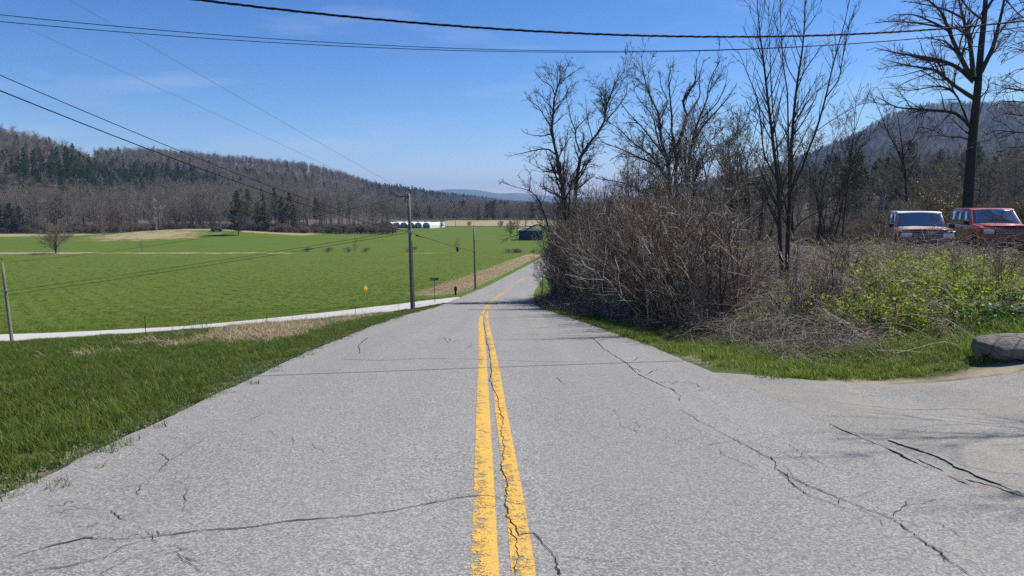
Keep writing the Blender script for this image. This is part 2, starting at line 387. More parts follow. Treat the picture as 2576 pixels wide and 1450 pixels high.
# ------------------------------------------------------------------ roads
def asphalt(name, light=1.0, sand=0.0):
    t = NT(name); p = t.pos()
    g1 = t.noise(p, 62, 3, .75); g2 = t.voro(p, 78, out="Color"); big = t.noise(p, .55, 5, .6); mid = t.noise(p, 5, 4, .6)
    sp = t.n("ShaderNodeSeparateColor"); t.set(sp.inputs[0], g2)
    c = t.ramp(sp.outputs[0], [(0.0, .045 * light), (.30, .15 * light), (.65, .30 * light), (1.0, .52 * light)])
    c = t.mix(t.math('MULTIPLY', t.ramp(t.voro(p, 78, 'DISTANCE_TO_EDGE'), [(0.0, 1.0), (.10, 0.0)]), .55), c, (.06 * light, .06 * light, .06 * light)); c = t.mix(.45, c, t.ramp(g1, [(.32, .07 * light), (.68, .42 * light)]))
    c = t.mix(t.ramp(big, [(.35, .0), (.7, .30)]), c, tuple(.30 * light * k for k in (1.0, .99, .97)))
    c = t.mix(t.ramp(mid, [(.55, 0.0), (.8, .25)]), c, tuple(.15 * light * k for k in (1, 1, 1.02)))
    c = t.mix(t.ramp(t.noise(t.scale(p, (1.25, .035, .2)), 1.0, 3, .5), [(.40, 0.0), (.62, .22)]), c, (.15 * light, .148 * light, .145 * light))
    c = t.mix(1.0, c, (1.0, .972, .895), 'MULTIPLY')
    if sand:
        c = t.mix(t.math('MULTIPLY', t.ramp(t.noise(p, 1.1, 6, .7), [(.42, 0.0), (.62, 1.0)]), sand), c, (.36, .30, .215))
    t.base(c, .82, spec=.3); t.bump(t.math('ADD', g1, sp.outputs[0]), .55, .006)
    return t.m
ASPH = asphalt("worn_asphalt")

def ribbon(y, xl, xrr, lift, nx=8, crown=0.0):
    """sheet following the main road: left and right lateral offsets per station"""
    y = np.asarray(y); u = np.linspace(0, 1, nx)
    cx = road_x(y); dx = np.gradient(cx, y); nrm = 1 / np.sqrt(1 + dx * dx)
    off = xl[:, None] * (1 - u) + xrr[:, None] * u
    X = cx[:, None] + off * nrm[:, None]; Y = y[:, None] - off * (dx * nrm)[:, None]
    Z = CZ - road_drop(Y) + lift
    Z = Z + hills(X, Y)
    V = np.stack([X, Y, Z], -1).reshape(-1, 3)
    uv = np.stack([np.broadcast_to(u, X.shape), np.broadcast_to(y[:, None], X.shape)], -1).reshape(-1, 2)
    i = np.arange(len(y) * nx).reshape(len(y), nx)
    return V, np.stack([i[:-1, :-1], i[:-1, 1:], i[1:, 1:], i[1:, :-1]], -1).reshape(-1, 4), uv
ry = np.concatenate([np.arange(-38, 30, .25), np.arange(30, 80, .5), np.arange(80, 330, 2.0)])
rng = np.random.default_rng(7)
def edge(seed, amp): return amp * (vnoise(ry, ry * 0, 1.1, seed) + .6 * vnoise(ry, ry * 0, 3.7, seed + 1) - .8)
V, Qr, uv = ribbon(ry, -3.55 + edge(1, .08), 3.50 + edge(5, .09), .0, 10)
# thickness: the sheet stands 3 cm over its bed
main_road = npobj("main_road", V + np.array([0, 0, .02]), Qr, ASPH, uv=uv)
tag(main_road, "worn light grey two-lane asphalt road running downhill past the junction", "road", kind="structure")

# yellow centre lines
def paint():
    t = NT("worn_yellow_paint"); p = t.pos(); uvn = t.n("ShaderNodeUVMap").outputs[0]
    sx = t.n("ShaderNodeSeparateXYZ"); t.set(sx.inputs[0], uvn)
    wear = t.attr("wear")
    n = t.noise(p, 13, 6, .75); n2 = t.noise(p, 75, 3, .75); n3 = t.noise(t.scale(p, (3, .6, 1)), 2.0, 3)
    e = t.math('ABSOLUTE', t.math('SUBTRACT', sx.outputs[0], .5))
    v = t.math('ADD', t.math('MULTIPLY', n, .72), t.math('MULTIPLY', n2, .48)); v = t.math('ADD', v, t.math('MULTIPLY', n3, .16))
    v = t.math('SUBTRACT', v, t.math('MULTIPLY', wear, .55)); v = t.math('SUBTRACT', v, t.math('MULTIPLY', t.math('GREATER_THAN', e, .47), .12))
    mask = t.ramp(v, [(.50, 0.0), (.56, 1.0)])
    y = t.mix(t.ramp(t.noise(p, 70, 3, .75), [(.3, 0.0), (.7, 1.0)]), (.44, .25, .04), (.78, .48, .10)); y = t.mix(t.ramp(t.noise(p, 2.2, 4), [(.45, 0.0), (.7, .35)]), y, (.40, .29, .14)); y = t.mix(t.math('MULTIPLY', t.ramp(wear, [(.2, 0.0), (.7, .55)]), 1.0), y, (.58, .43, .21))
    g = t.ramp(n2, [(.3, .10), (.7, .32)])
    t.base(y, .75, spec=.3); t.bump(n2, .5, .004)
    tr = t.n("ShaderNodeBsdfTransparent"); mx = t.n("ShaderNodeMixShader"); t.set(mx.inputs[0], mask)
    t.t.links.new(tr.outputs[0], mx.inputs[1]); t.t.links.new(t.b.outputs[0], mx.inputs[2]); t.t.links.new(mx.outputs[0], t.out.inputs["Surface"])
    return t.m
PAINT = paint()
py_ = np.concatenate([np.arange(-6, 40, .12), np.arange(40, 205, .8)])
def stripe(off, w, wl, wr, seed, y0=-6, y1=205):
    y = py_[(py_ >= y0) & (py_ <= y1)]; wob = .02 * (vnoise(y, y * 0, .35, seed) - .5)
    V, q, uv = ribbon(y, off - w / 2 + wob, off + w / 2 + wob, .0238, 5)
    uu = uv[:, 0]; yy = uv[:, 1]
    wear = wl * (1 - uu) + wr * uu
    wear = wear * (.45 + 1.1 * vnoise(yy, yy * 0, .5, seed + 3)); wear = np.where(yy > 30, wear * .6 + .12, wear)
    wear = np.where(yy > 70, .10 + .30 * vnoise(yy, yy * 0, .12, 4), wear)
    return npobj("road_marking", V, q, PAINT, parent=main_road, uv=uv, attrs=dict(wear=wear))
# the camera stands 4 cm right of the centre; the lines sit either side of the road's centre
stripe(-.112, .160, .22, .06, 11); stripe(.098, .138, .27, .13, 21)

# cracks and one painted wire shadow: dark jagged lines, traced from the photo and dropped on the road surface
CRACK_AND_SHADOW = simple("crack_and_shadow_dark", (.028, .027, .025), .95, var=.4, scale=40, spec=.05)
def road_z(x, y): return CZ - road_drop(y) + .0
def roadhit(px, py):
    P = CAMP + ray(px, py) * ZS[:, None]; k = int(np.argmax(P[:, 2] < CZ - road_drop(P[:, 1]) + .02)); return P[k]
def crack_and_shadow(pts, w, seed, sub=5, jag=.02, lift=.0262, mat=None, name="crack_and_shadow", parent=None):
    r = np.random.default_rng(seed)
    W = np.array([roadhit(*p) for p in pts])
    seg = []
    for i in range(len(W) - 1):
        n = max(2, int(np.linalg.norm(W[i + 1] - W[i]) / (.035 * sub / 5 * max(1, W[i][1] / 6))))
        for k in range(n): seg.append(W[i] + (W[i + 1] - W[i]) * k / n)
    seg.append(W[-1]); S = np.array(seg)
    d = np.gradient(S, axis=0)[:, :2]; d /= np.linalg.norm(d, axis=1)[:, None] + 1e-9; nn = np.stack([-d[:, 1], d[:, 0]], 1)
    kk = np.arange(len(S)) * 1.0; J = jag * (2.6 * (vnoise(kk, kk * 0, .11, seed) - .5) + 1.5 * (vnoise(kk, kk * 0, .37, seed + 7) - .5) + .35 * r.normal(0, 1, len(S)))
    S[1:-1, :2] += (nn * J[:, None])[1:-1]
    ww = w * np.clip(.35 + .9 * vnoise(np.arange(len(S)) * 1.0, np.zeros(len(S)), .33, seed), .12, 1.3); ww[0] = ww[-1] = w * .05
    L = S.copy(); R = S.copy(); L[:, :2] += nn * ww[:, None] / 2; R[:, :2] -= nn * ww[:, None] / 2
    V = np.concatenate([L, R]); V[:, 2] = CZ - road_drop(V[:, 1]) + lift
    n = len(S); i = np.arange(n - 1)
    return npobj(name, V, np.stack([i, i + 1, n + i + 1, n + i], 1), mat or CRACK_AND_SHADOW, parent=parent or main_road)
k = 2576 / 3072.0
CR = [([(30, 1405), (130, 1375), (215, 1353), (300, 1360), (400, 1352), (500, 1340), (610, 1330), (720, 1312), (860, 1302), (960, 1290), (1060, 1272), (1140, 1258), (1215, 1247), (1262, 1252)], .020),
      ([(40, 1452), (110, 1430), (180, 1425), (260, 1405), (310, 1378), (352, 1362)], .012), ([(415, 1350), (395, 1335)], .012),
      ([(280, 1285), (300, 1300), (322, 1312)], .014), ([(290, 1300), (350, 1290)], .010), ([(400, 1140), (425, 1160), (400, 1190)], .012), ([(425, 1162), (470, 1135), (520, 1100)], .006),
      ([(345, 1250), (365, 1215)], .008), ([(458, 1290), (462, 1255), (468, 1225)], .010), ([(170, 1275), (250, 1285)], .006), ([(250, 1450), (330, 1405), (420, 1385)], .007),
      ([(1230, 955), (1250, 1000), (1262, 1045), (1262, 1085), (1268, 1130), (1262, 1180), (1272, 1225), (1275, 1262), (1290, 1310), (1305, 1350), (1340, 1345), (1372, 1378), (1400, 1415), (1415, 1452)], .017),
      ([(1215, 790), (1222, 850), (1235, 905), (1232, 955)], .022), ([(1280, 1330), (1300, 1390), (1300, 1450)], .012), ([(1400, 1400), (1480, 1412), (1560, 1420)], .006),
      ([(860, 905), (960, 908), (1060, 903), (1200, 905), (1330, 910), (1480, 912)], .030), ([(1020, 838), (1120, 833), (1200, 832)], .025), ([(905, 890), (900, 870), (925, 850)], .030),  # first line, across the road: an overhead wire's cast shadow drawn as a strip
      ([(1490, 850), (1520, 880), (1575, 915), (1600, 940), (1655, 965), (1700, 985)], .026), ([(1655, 965), (1700, 962), (1760, 967)], .02), ([(1400, 950), (1420, 970)], .015),
      ([(1940, 1150), (1950, 1180), (2020, 1215), (2080, 1240), (2160, 1275), (2230, 1305), (2300, 1350), (2360, 1385), (2400, 1420), (2440, 1450)], .016),
      ([(1710, 1030), (1780, 1070), (1850, 1110), (1940, 1155)], .012), ([(1960, 1190), (2000, 1225), (2040, 1252), (2080, 1265), (2130, 1285)], .009), ([(1880, 1110), (1990, 1150), (2060, 1190)], .007),
      ([(1560, 800), (1600, 830), (1625, 860)], .03), ([(1290, 820), (1400, 826), (1500, 824)], .02), ([(2330, 1370), (2400, 1400), (2470, 1425)], .006)]
for (x0, y0, x1, y1, n, w, sd) in ((1490, 845, 1760, 1010, 7, .014, 1), (1700, 1000, 2250, 1330, 9, .009, 2), (60, 1240, 520, 1440, 9, .008, 3), (1850, 1080, 2350, 1400, 6, .007, 4), (980, 815, 1180, 880, 4, .016, 5), (560, 1020, 800, 1160, 4, .008, 6), (1500, 1010, 1800, 1230, 4, .007, 7)):
    rc = np.random.default_rng(900 + sd)
    for q in range(n):
        a = rc.random(); b = rc.random(); sx0, sy0 = x0 + (x1 - x0) * a, y0 + (y1 - y0) * (a * .7 + b * .3); dx, dy = (x1 - x0) * rc.uniform(.06, .2), (y1 - y0) * rc.uniform(.05, .2) * (1 if rc.random() < .75 else -.6)
        CR.append(([(sx0 + dx * f + rc.normal(0, 5), sy0 + dy * f + rc.normal(0, 3)) for f in np.linspace(0, 1, 5)], w))
for i, (pts, w) in enumerate(CR): crack_and_shadow(pts, w * .58, 100 + i, jag=.014)

# asphalt driveway apron on the right, loose sand along its edges
ax_ = np.linspace(2.9, 30, 80); ay_ = np.linspace(-14, 9.2, 70)
AX, AY = np.meshgrid(ax_, ay_)
top = 9.05 + .35 * vnoise(AX, AX * 0, .5, 8) + .12 * vnoise(AX, AX * 0, 2.1, 9) + np.where(AX < 5.2, (5.2 - AX) * .55, 0) + np.clip(AX - 6.5, 0, 3) * .05 - np.maximum(AX - 9.3, 0) * .55
AY2 = -14 + (AY + 14) / 23.2 * (top + 14)
AXs = AX + road_x(AY2) * 0
AZ = np.maximum(T(AXs, AY2), -99) + .012 - .016 * sm((3.6 - (AXs - road_x(AY2))) / .3)
def apron_mat():
    m = asphalt("driveway_asphalt", .90, .24); return m
V = np.stack([AXs, AY2, AZ], -1).reshape(-1, 3); i = np.arange(AX.size).reshape(AX.shape)
drive = npobj("driveway", V, np.stack([i[:-1, :-1], i[:-1, 1:], i[1:, 1:], i[1:, :-1]], -1).reshape(-1, 4), apron_mat())
tag(drive, "patched grey asphalt driveway mouth joining the road at the right", "driveway", kind="structure")
def drive_crack(pts, w, seed, jag=.02):
    o = crack_and_shadow(pts, w, seed, jag=jag, name="tyre_mark", parent=drive)
    n = len(o.data.vertices); co = np.empty(n * 3, np.float32); o.data.vertices.foreach_get("co", co); co = co.reshape(-1, 3)
    co[:, 2] = np.maximum(T(co[:, 0], co[:, 1]) + .012, CZ - road_drop(co[:, 1]) + .02) + .006
    o.data.vertices.foreach_set("co", co.ravel()); o.data.update(); return o
def rubber():
    t = NT("rubber_smear"); p = t.pos(); n = t.noise(p, 60, 4, .8); n2 = t.noise(p, 9, 3)
    t.base(t.mix(t.ramp(t.math('ADD', n, t.math('MULTIPLY', n2, .35)), [(.50, 0.0), (.66, 1.0)]), (.035, .035, .036), (.25, .242, .225)), .8, spec=.3); return t.m
RUB = rubber()
for sd, (pts, w) in enumerate([([(2090, 1062), (2150, 1090), (2230, 1125), (2300, 1158), (2370, 1190), (2440, 1215)], .04),
                    ([(2235, 1105), (2300, 1128), (2360, 1150), (2420, 1180), (2490, 1208), (2570, 1240)], .055), ([(2300, 1150), (2400, 1195), (2480, 1215), (2580, 1248)], .035),
                    ([(2100, 1010), (2250, 1022), (2400, 1018), (2480, 1025)], .018), ([(2400, 1165), (2500, 1185), (2576, 1190)], .012)]):
    o = drive_crack(pts, w, 300 + sd, .012); o.data.materials[0] = RUB

# gravel side road
def gravel():
    t = NT("pale_gravel"); p = t.pos(); n = t.noise(p, 30, 4, .7); b = t.noise(p, .8, 5)
    c = t.mix(n, (.36, .345, .325), (.60, .58, .545)); c = t.mix(t.ramp(b, [(.4, 0.0), (.7, .4)]), c, (.42, .40, .36))
    t.base(c, .95, spec=.15); t.bump(n, .6, .02); return t.m
GRAV = gravel()
sx_ = np.concatenate([np.linspace(-2.6, -60, 160), np.linspace(-61, -380, 80)])
half = 2.6 + .9 * sm((sx_ + 12) / 9) * 1.6
u = np.linspace(-1, 1, 8)
eL = .22 * vnoise(sx_, sx_ * 0, .7, 2); eR = .22 * vnoise(sx_, sx_ * 0, .6, 6)
SX = np.broadcast_to(sx_[:, None], (len(sx_), 8))
SY = side_y(SX) + u[None, :] * half[:, None] + np.where(u[None, :] > .9, eL[:, None], 0) - np.where(u[None, :] < -.9, eR[:, None], 0)
SZ = np.maximum(T(SX, SY) + .03, 0 * SX - 50)
dr = SX - road_x(SY); SZ = np.where(dr > -3.6, np.minimum(SZ, CZ - road_drop(SY) + .012), SZ)
i = np.arange(SX.size).reshape(SX.shape)
side = npobj("gravel_road", np.stack([SX, SY, SZ], -1).reshape(-1, 3), np.stack([i[:-1, :-1], i[:-1, 1:], i[1:, 1:], i[1:, :-1]], -1).reshape(-1, 4), GRAV)
tag(side, "pale gravel side road running left from the junction along the field", "road", kind="structure")
# ------------------------------------------------------------------ tree growing (all branches of a level at once)
def tubes(P, R, k):
    m, n, _ = P.shape
    D = P[:, -1] - P[:, 0]; D /= np.linalg.norm(D, axis=1)[:, None] + 1e-9
    ref = np.where(np.abs(D[:, 2:3]) > .9, np.array([[1., 0, 0]]), np.array([[0, 0, 1.]]))
    U = np.cross(D, ref); U /= np.linalg.norm(U, axis=1)[:, None] + 1e-9; W = np.cross(D, U)
    a = np.arange(k) * 2 * math.pi / k
    ring = np.cos(a)[None, :, None] * U[:, None, :] + np.sin(a)[None, :, None] * W[:, None, :]
    V = P[:, :, None, :] + R[:, :, None, None] * ring[:, None, :, :]
    i = np.arange(m * n * k).reshape(m, n, k)
    q = np.stack([i[:, :-1, :], i[:, 1:, :], np.roll(i[:, 1:, :], -1, 2), np.roll(i[:, :-1, :], -1, 2)], -1).reshape(-1, 4)
    return V.reshape(-1, 3), q
def curl(r, P0, D, L, n, wig, up, droop=0.0):
    m = len(P0); P = np.empty((m, n, 3)); P[:, 0] = P0; d = D / (np.linalg.norm(D, axis=1)[:, None] + 1e-9)
    step = (L / (n - 1))[:, None]
    for i in range(1, n):
        d = d + r.normal(0, 1, (m, 3)) * wig; d[:, 2] += up - droop * i / n
        d /= np.linalg.norm(d, axis=1)[:, None] + 1e-9; P[:, i] = P[:, i - 1] + d * step
    return P
def children(r, P, R, per, t0=.25, t1=1.0, ang=(.5, 1.0), ratio=.5, fall=.5, n=5, wig=.12, up=.05, rr=.6, taper=.3, rmin=.002, droop=0.0, bylen=False, flat=0.0, maxlen=None):
    m, np_, _ = P.shape
    L = np.linalg.norm(np.diff(P, axis=1), axis=2).sum(1)
    cnt = r.poisson(per * (L if bylen else np.ones(m)))
    idx = np.repeat(np.arange(m), cnt); M = len(idx)
    if M == 0: return np.empty((0, n, 3)), np.empty((0, n))
    t = t0 + (t1 - t0) * r.random(M); f = t * (np_ - 1); i = np.minimum(f.astype(int), np_ - 2); w = (f - i)[:, None]
    p = P[idx, i] * (1 - w) + P[idx, i + 1] * w; tan = P[idx, i + 1] - P[idx, i]; tan /= np.linalg.norm(tan, axis=1)[:, None] + 1e-9
    rad = R[idx, i] * (1 - w[:, 0]) + R[idx, i + 1] * w[:, 0]
    v = r.normal(0, 1, (M, 3)); v[:, 2] *= (1 - flat); v -= (v * tan).sum(1)[:, None] * tan; v /= np.linalg.norm(v, axis=1)[:, None] + 1e-9
    a = r.uniform(ang[0], ang[1], M)[:, None]; d = np.cos(a) * tan + np.sin(a) * v
    ln = L[idx] * ratio * (1 - fall * t) * r.uniform(.55, 1.25, M)
    if maxlen: ln = np.minimum(ln, maxlen * r.uniform(.6, 1.1, M))
    P2 = curl(r, p, d, ln, n, wig, up, droop)
    r0 = np.maximum(rad * rr, rmin); R2 = r0[:, None] * np.linspace(1, taper, n)[None, :]; R2 = np.maximum(R2, rmin * .6)
    return P2, R2
def resample(pts, n, r=None, jit=0.0):
    pts = np.asarray(pts, float); s = np.concatenate([[0], np.cumsum(np.linalg.norm(np.diff(pts, axis=0), axis=1))])
    tt = np.linspace(0, s[-1], n); fs = [herm(s, pts[:, j]) for j in range(pts.shape[1])]
    P = np.stack([f(tt) for f in fs], 1)
    if r is not None and jit:
        j = r.normal(0, jit, P[:, :3].shape); j[0] = 0; P[:, :3] += np.cumsum(j, 0) * .5
    return P
class Veg:
    """collects tubes for one mesh"""
    def __init__(s): s.V = []; s.F = []; s.t = []; s.n = 0
    def tube(s, P, R, k, r, lo=0., hi=1.):
        if len(P) == 0: return
        V, q = tubes(P, R, k); s.V.append(V); s.F.append(q + s.n); s.n += len(V)
        s.t.append(np.repeat(r.uniform(lo, hi, len(P)), P.shape[1] * k))
    def raw(s, V, F, t): s.V.append(V); s.F.append(np.asarray(F) + s.n); s.n += len(V); s.t.append(t)
    def mesh(s, name, mat, smooth=True):
        if not s.V: return npmesh(name, np.zeros((0, 3)), [], mat)
        f4 = [f for f in s.F if f.shape[1] == 4]; f3 = [f for f in s.F if f.shape[1] == 3]
        fs = ([np.concatenate(f4)] if f4 else []) + ([np.concatenate(f3)] if f3 else [])
        return npmesh(name, np.concatenate(s.V), fs, mat, tint=np.concatenate(s.t), smooth=smooth)
    def obj(s, name, mat, parent=None): return link(bpy.data.objects.new(name, s.mesh(name, mat)), parent)

BARK = bark_mat("grey_brown_bark", (.028, .022, .018), (.085, .070, .058))
BARK_L = bark_mat("pale_bark", (.12, .11, .10), (.30, .28, .25))
BARK_F = bark_mat("far_bark", (.085, .072, .062), (.19, .165, .145))
TWIG_D = twig_mat("dark_twigs", [(0, (.035, .026, .022)), (.6, (.085, .066, .056)), (1, (.17, .14, .125))])
TWIG_T = twig_mat("thicket_twigs", [(0, (.045, .028, .020)), (.45, (.135, .095, .068)), (.75, (.28, .215, .16)), (1, (.66, .585, .49))])  # palest tints, here and in the grey twigs, paint sunlit highlights on stems
TWIG_T2 = twig_mat("grey_thicket_twigs", [(0, (.05, .044, .032)), (.5, (.155, .138, .102)), (.8, (.32, .29, .23)), (1, (.64, .60, .51))])
TWIG_T3 = twig_mat("red_thicket_twigs", [(0, (.055, .026, .020)), (.5, (.165, .085, .062)), (1, (.44, .31, .24))])
TWIG_B = twig_mat("bramble_canes", [(0, (.09, .064, .050)), (.4, (.22, .17, .13)), (.75, (.42, .35, .28)), (1, (.68, .61, .52))])
TWIG_F = twig_mat("far_twigs", [(0, (.105, .086, .064)), (.35, (.168, .142, .108)), (.6, (.225, .195, .152)), (.8, (.205, .150, .115)), (1, (.34, .31, .25))], rnd=True)
TWIG_P = twig_mat("pale_twigs", [(0, (.20, .18, .165)), (1, (.42, .39, .36))])
TWIG_R = twig_mat("reddish_twigs", [(0, (.105, .060, .055)), (1, (.20, .125, .115))])
TWIG_O = twig_mat("ochre_twigs", [(0, (.10, .078, .048)), (1, (.21, .165, .105))])
TWIG_G = leaf_mat("budding_leaves", [(0, (.085, .080, .024)), (.5, (.15, .15, .045)), (1, (.23, .21, .07))], .3, rnd=False)
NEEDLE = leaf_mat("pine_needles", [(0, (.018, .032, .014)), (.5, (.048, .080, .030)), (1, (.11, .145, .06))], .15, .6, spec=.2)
NEEDLE_Y = leaf_mat("sunlit_pine_needles", [(0, (.022, .034, .012)), (.5, (.075, .098, .028)), (1, (.17, .185, .06))], .15, .6, spec=.2)  # lighter, yellower copy of the needles with sunlight put into the colour

# ---- prototypes for woods
def bare_proto(seed, h=17.0, spread=.42, dens=1.0, lowest=.28, multi=1, tw=.016, upw=.10):
    r = np.random.default_rng(seed); tr, cw = Veg(), Veg()
    P = []; R = []
    for q in range(multi):
        a = r.uniform(0, 6.28); lean = .0 if multi == 1 else .16
        pts = [(0, 0, -.4), (math.cos(a) * lean * h * .3 + r.normal(0, .15), math.sin(a) * lean * h * .3 + r.normal(0, .15), h * .35),
               (math.cos(a) * lean * h * .7 + r.normal(0, .4), math.sin(a) * lean * h * .7 + r.normal(0, .4), h * .75), (math.cos(a) * lean * h + r.normal(0, .6), math.sin(a) * lean * h + r.normal(0, .6), h)]
        P.append(resample(pts, 12)); R.append(h * (.0165 if multi == 1 else .011) * np.linspace(1, .10, 12) ** .9)
    P, R = np.array(P), np.array(R)
    tr.tube(P, R, 7, r, .0, .5)
    P1, R1 = children(r, P, R, 17 * dens / multi ** .5, lowest, .97, (.45, .95), spread, .55, 7, .10, upw, .55, .25, tw * 1.3)
    tr.tube(P1, R1, 4, r, 0, .6)
    P2, R2 = children(r, P1, R1, 7 * dens, .2, 1, (.4, .9), .55, .5, 5, .14, .07, .55, .35, tw)
    cw.tube(P2, R2, 3, r)
    P3, R3 = children(r, P2, R2, 5.5 * dens, .2, 1, (.4, .9), .62, .45, 4, .16, .06, .7, .5, tw * .8)
    cw.tube(P3, R3, 3, r)
    return tr, cw
def tufts(r, C, Dr, size, per, up=.25, w=.12):
    """needle tufts: thin triangles radiating around each centre, along Dr"""
    m = len(C); idx = np.repeat(np.arange(m), per); M = len(idx)
    d = r.normal(0, 1, (M, 3)) * .75 + Dr[idx] * .9; d[:, 2] += up; d /= np.linalg.norm(d, axis=1)[:, None]
    s = np.cross(d, r.normal(0, 1, (M, 3))); s /= np.linalg.norm(s, axis=1)[:, None] + 1e-9
    L = (size[idx] * r.uniform(.6, 1.2, M))[:, None]; c = C[idx] + r.normal(0, .12, (M, 3)) * size[idx][:, None]
    V = np.stack([c - s * L * w, c + s * L * w, c + d * L], 1).reshape(-1, 3)
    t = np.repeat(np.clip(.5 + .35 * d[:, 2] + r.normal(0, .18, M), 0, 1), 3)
    return V, np.arange(M * 3).reshape(-1, 3), t
def pine_proto(seed, h=20.0, base=.18, wid=.22, dens=1.0, gap=.0):
    r = np.random.default_rng(seed); tr, cw = Veg(), Veg()
    P = resample([(0, 0, -.4), (r.normal(0, .1), r.normal(0, .1), h * .5), (0, 0, h)], 12)[None]; R = (h * .014 * np.linspace(1, .08, 12))[None]
    tr.tube(P, R, 7, r, 0, .4)
    C = []; D = []; S = []; BP = []; BR = []
    z = base * h
    while z < h * .985:
        t = (z - base * h) / (h * (1 - base)); prof = (1 - t) ** .75 * min(1, .45 + 2.2 * t)
        for q in range(int(r.integers(4, 7))):
            if r.random() < gap: continue
            a = r.uniform(0, 6.28); ln = h * wid * prof * r.uniform(.55, 1.2) + .25
            d = np.array([math.cos(a), math.sin(a), r.uniform(-.12, .28) + .5 * t])
            bp = curl(r, np.array([[0, 0, z]]), d[None], np.array([ln]), 5, .07, .05)[0]
            BP.append(bp); BR.append(np.linspace(.05, .015, 5) * h / 20)
            nt = max(3, int(ln * 2.4 * dens))
            for f in np.linspace(.3, 1.0, nt):
                k_ = f * 4; i = min(int(k_), 3); c = bp[i] * (1 - k_ + i) + bp[i + 1] * (k_ - i)
                side_ = np.array([-math.sin(a), math.cos(a), 0]) * r.normal(0, .30) * ln * (.25 + .5 * f)
                C.append(c + side_ * .8 + np.array([0, 0, r.normal(.05, .10)])); D.append(d); S.append(h * .034 * r.uniform(.7, 1.3))
        z += h * .028 * r.uniform(.7, 1.3)
    tr.tube(np.array(BP), np.array(BR), 3, r, 0, .5)
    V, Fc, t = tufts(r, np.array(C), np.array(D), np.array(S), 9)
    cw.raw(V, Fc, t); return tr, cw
def joined(tr, cw, name, m1, m2):
    a = tr.mesh(name, m1); n1 = len(a.polygons); b = cw.mesh(name + "_c", m2)
    bm = bmesh.new(); bm.from_mesh(a)
    k0 = len(bm.faces); bm.from_mesh(b); bm.faces.ensure_lookup_table()
    for f in bm.faces[k0:]: f.material_index = 1
    me = bpy.data.meshes.new(name); bm.to_mesh(me); bm.free(); me.materials.append(m1); me.materials.append(m2)
    return bpy.data.objects.new(name, me)

def scatter(name, pts, rot, scl, idx, protos, label, cat):
    me = npmesh(name, pts, [])
    a = me.attributes.new("rot", 'FLOAT_VECTOR', 'POINT'); a.data.foreach_set("vector", np.ascontiguousarray(rot, np.float32).ravel())
    a = me.attributes.new("scl", 'FLOAT_VECTOR', 'POINT'); a.data.foreach_set("vector", np.ascontiguousarray(scl, np.float32).ravel())
    a = me.attributes.new("pick", 'INT', 'POINT'); a.data.foreach_set("value", np.ascontiguousarray(idx, np.int32))
    c = bpy.data.collections.new(name + "_kinds")
    for i, p in enumerate(protos):
        p.name = "%s_kind_%02d" % (name, i); c.objects.link(p)
    g = bpy.data.node_groups.new(name + "_scatter", 'GeometryNodeTree')
    g.interface.new_socket("Geometry", in_out='INPUT', socket_type='NodeSocketGeometry'); g.interface.new_socket("Geometry", in_out='OUTPUT', socket_type='NodeSocketGeometry')
    gi, go = g.nodes.new("NodeGroupInput"), g.nodes.new("NodeGroupOutput")
    ci = g.nodes.new("GeometryNodeCollectionInfo"); ci.inputs["Collection"].default_value = c; ci.inputs["Separate Children"].default_value = True; ci.inputs["Reset Children"].default_value = True
    ip = g.nodes.new("GeometryNodeInstanceOnPoints"); ip.inputs["Pick Instance"].default_value = True
    def na(nm, ty):
        x = g.nodes.new("GeometryNodeInputNamedAttribute"); x.data_type = ty; x.inputs["Name"].default_value = nm; return x.outputs["Attribute"]
    er = g.nodes.new("FunctionNodeEulerToRotation")
    L = g.links.new
    L(gi.outputs[0], ip.inputs["Points"]); L(ci.outputs[0], ip.inputs["Instance"]); L(na("pick", 'INT'), ip.inputs["Instance Index"])
    L(na("rot", 'FLOAT_VECTOR'), er.inputs[0]); L(er.outputs[0], ip.inputs["Rotation"]); L(na("scl", 'FLOAT_VECTOR'), ip.inputs["Scale"]); L(ip.outputs[0], go.inputs[0])
    o = link(bpy.data.objects.new(name, me)); md = o.modifiers.new("scatter", 'NODES'); md.node_group = g
    return tag(o, label, cat, kind="stuff")

BP = [bare_proto(10 + i, h=[16, 18, 15, 17, 14, 19][i], spread=[.42, .36, .5, .45, .5, .34][i], dens=[1, .95, 1.05, 1, 1.0, .9][i], lowest=[.3, .4, .25, .3, .2, .45][i], multi=[1, 1, 1, 2, 3, 1][i], tw=.020) for i in range(6)]
PP = [pine_proto(30 + i, h=[20, 22, 18][i], base=[.12, .38, .2][i], wid=[.20, .17, .22][i], dens=[1, .8, .9][i], gap=[.05, .3, .15][i]) for i in range(3)]
BARE = [joined(*b, "bare", BARK_F, TWIG_F) for b in BP]
PINE = [joined(*b, "pine", BARK_F, NEEDLE) for b in PP]

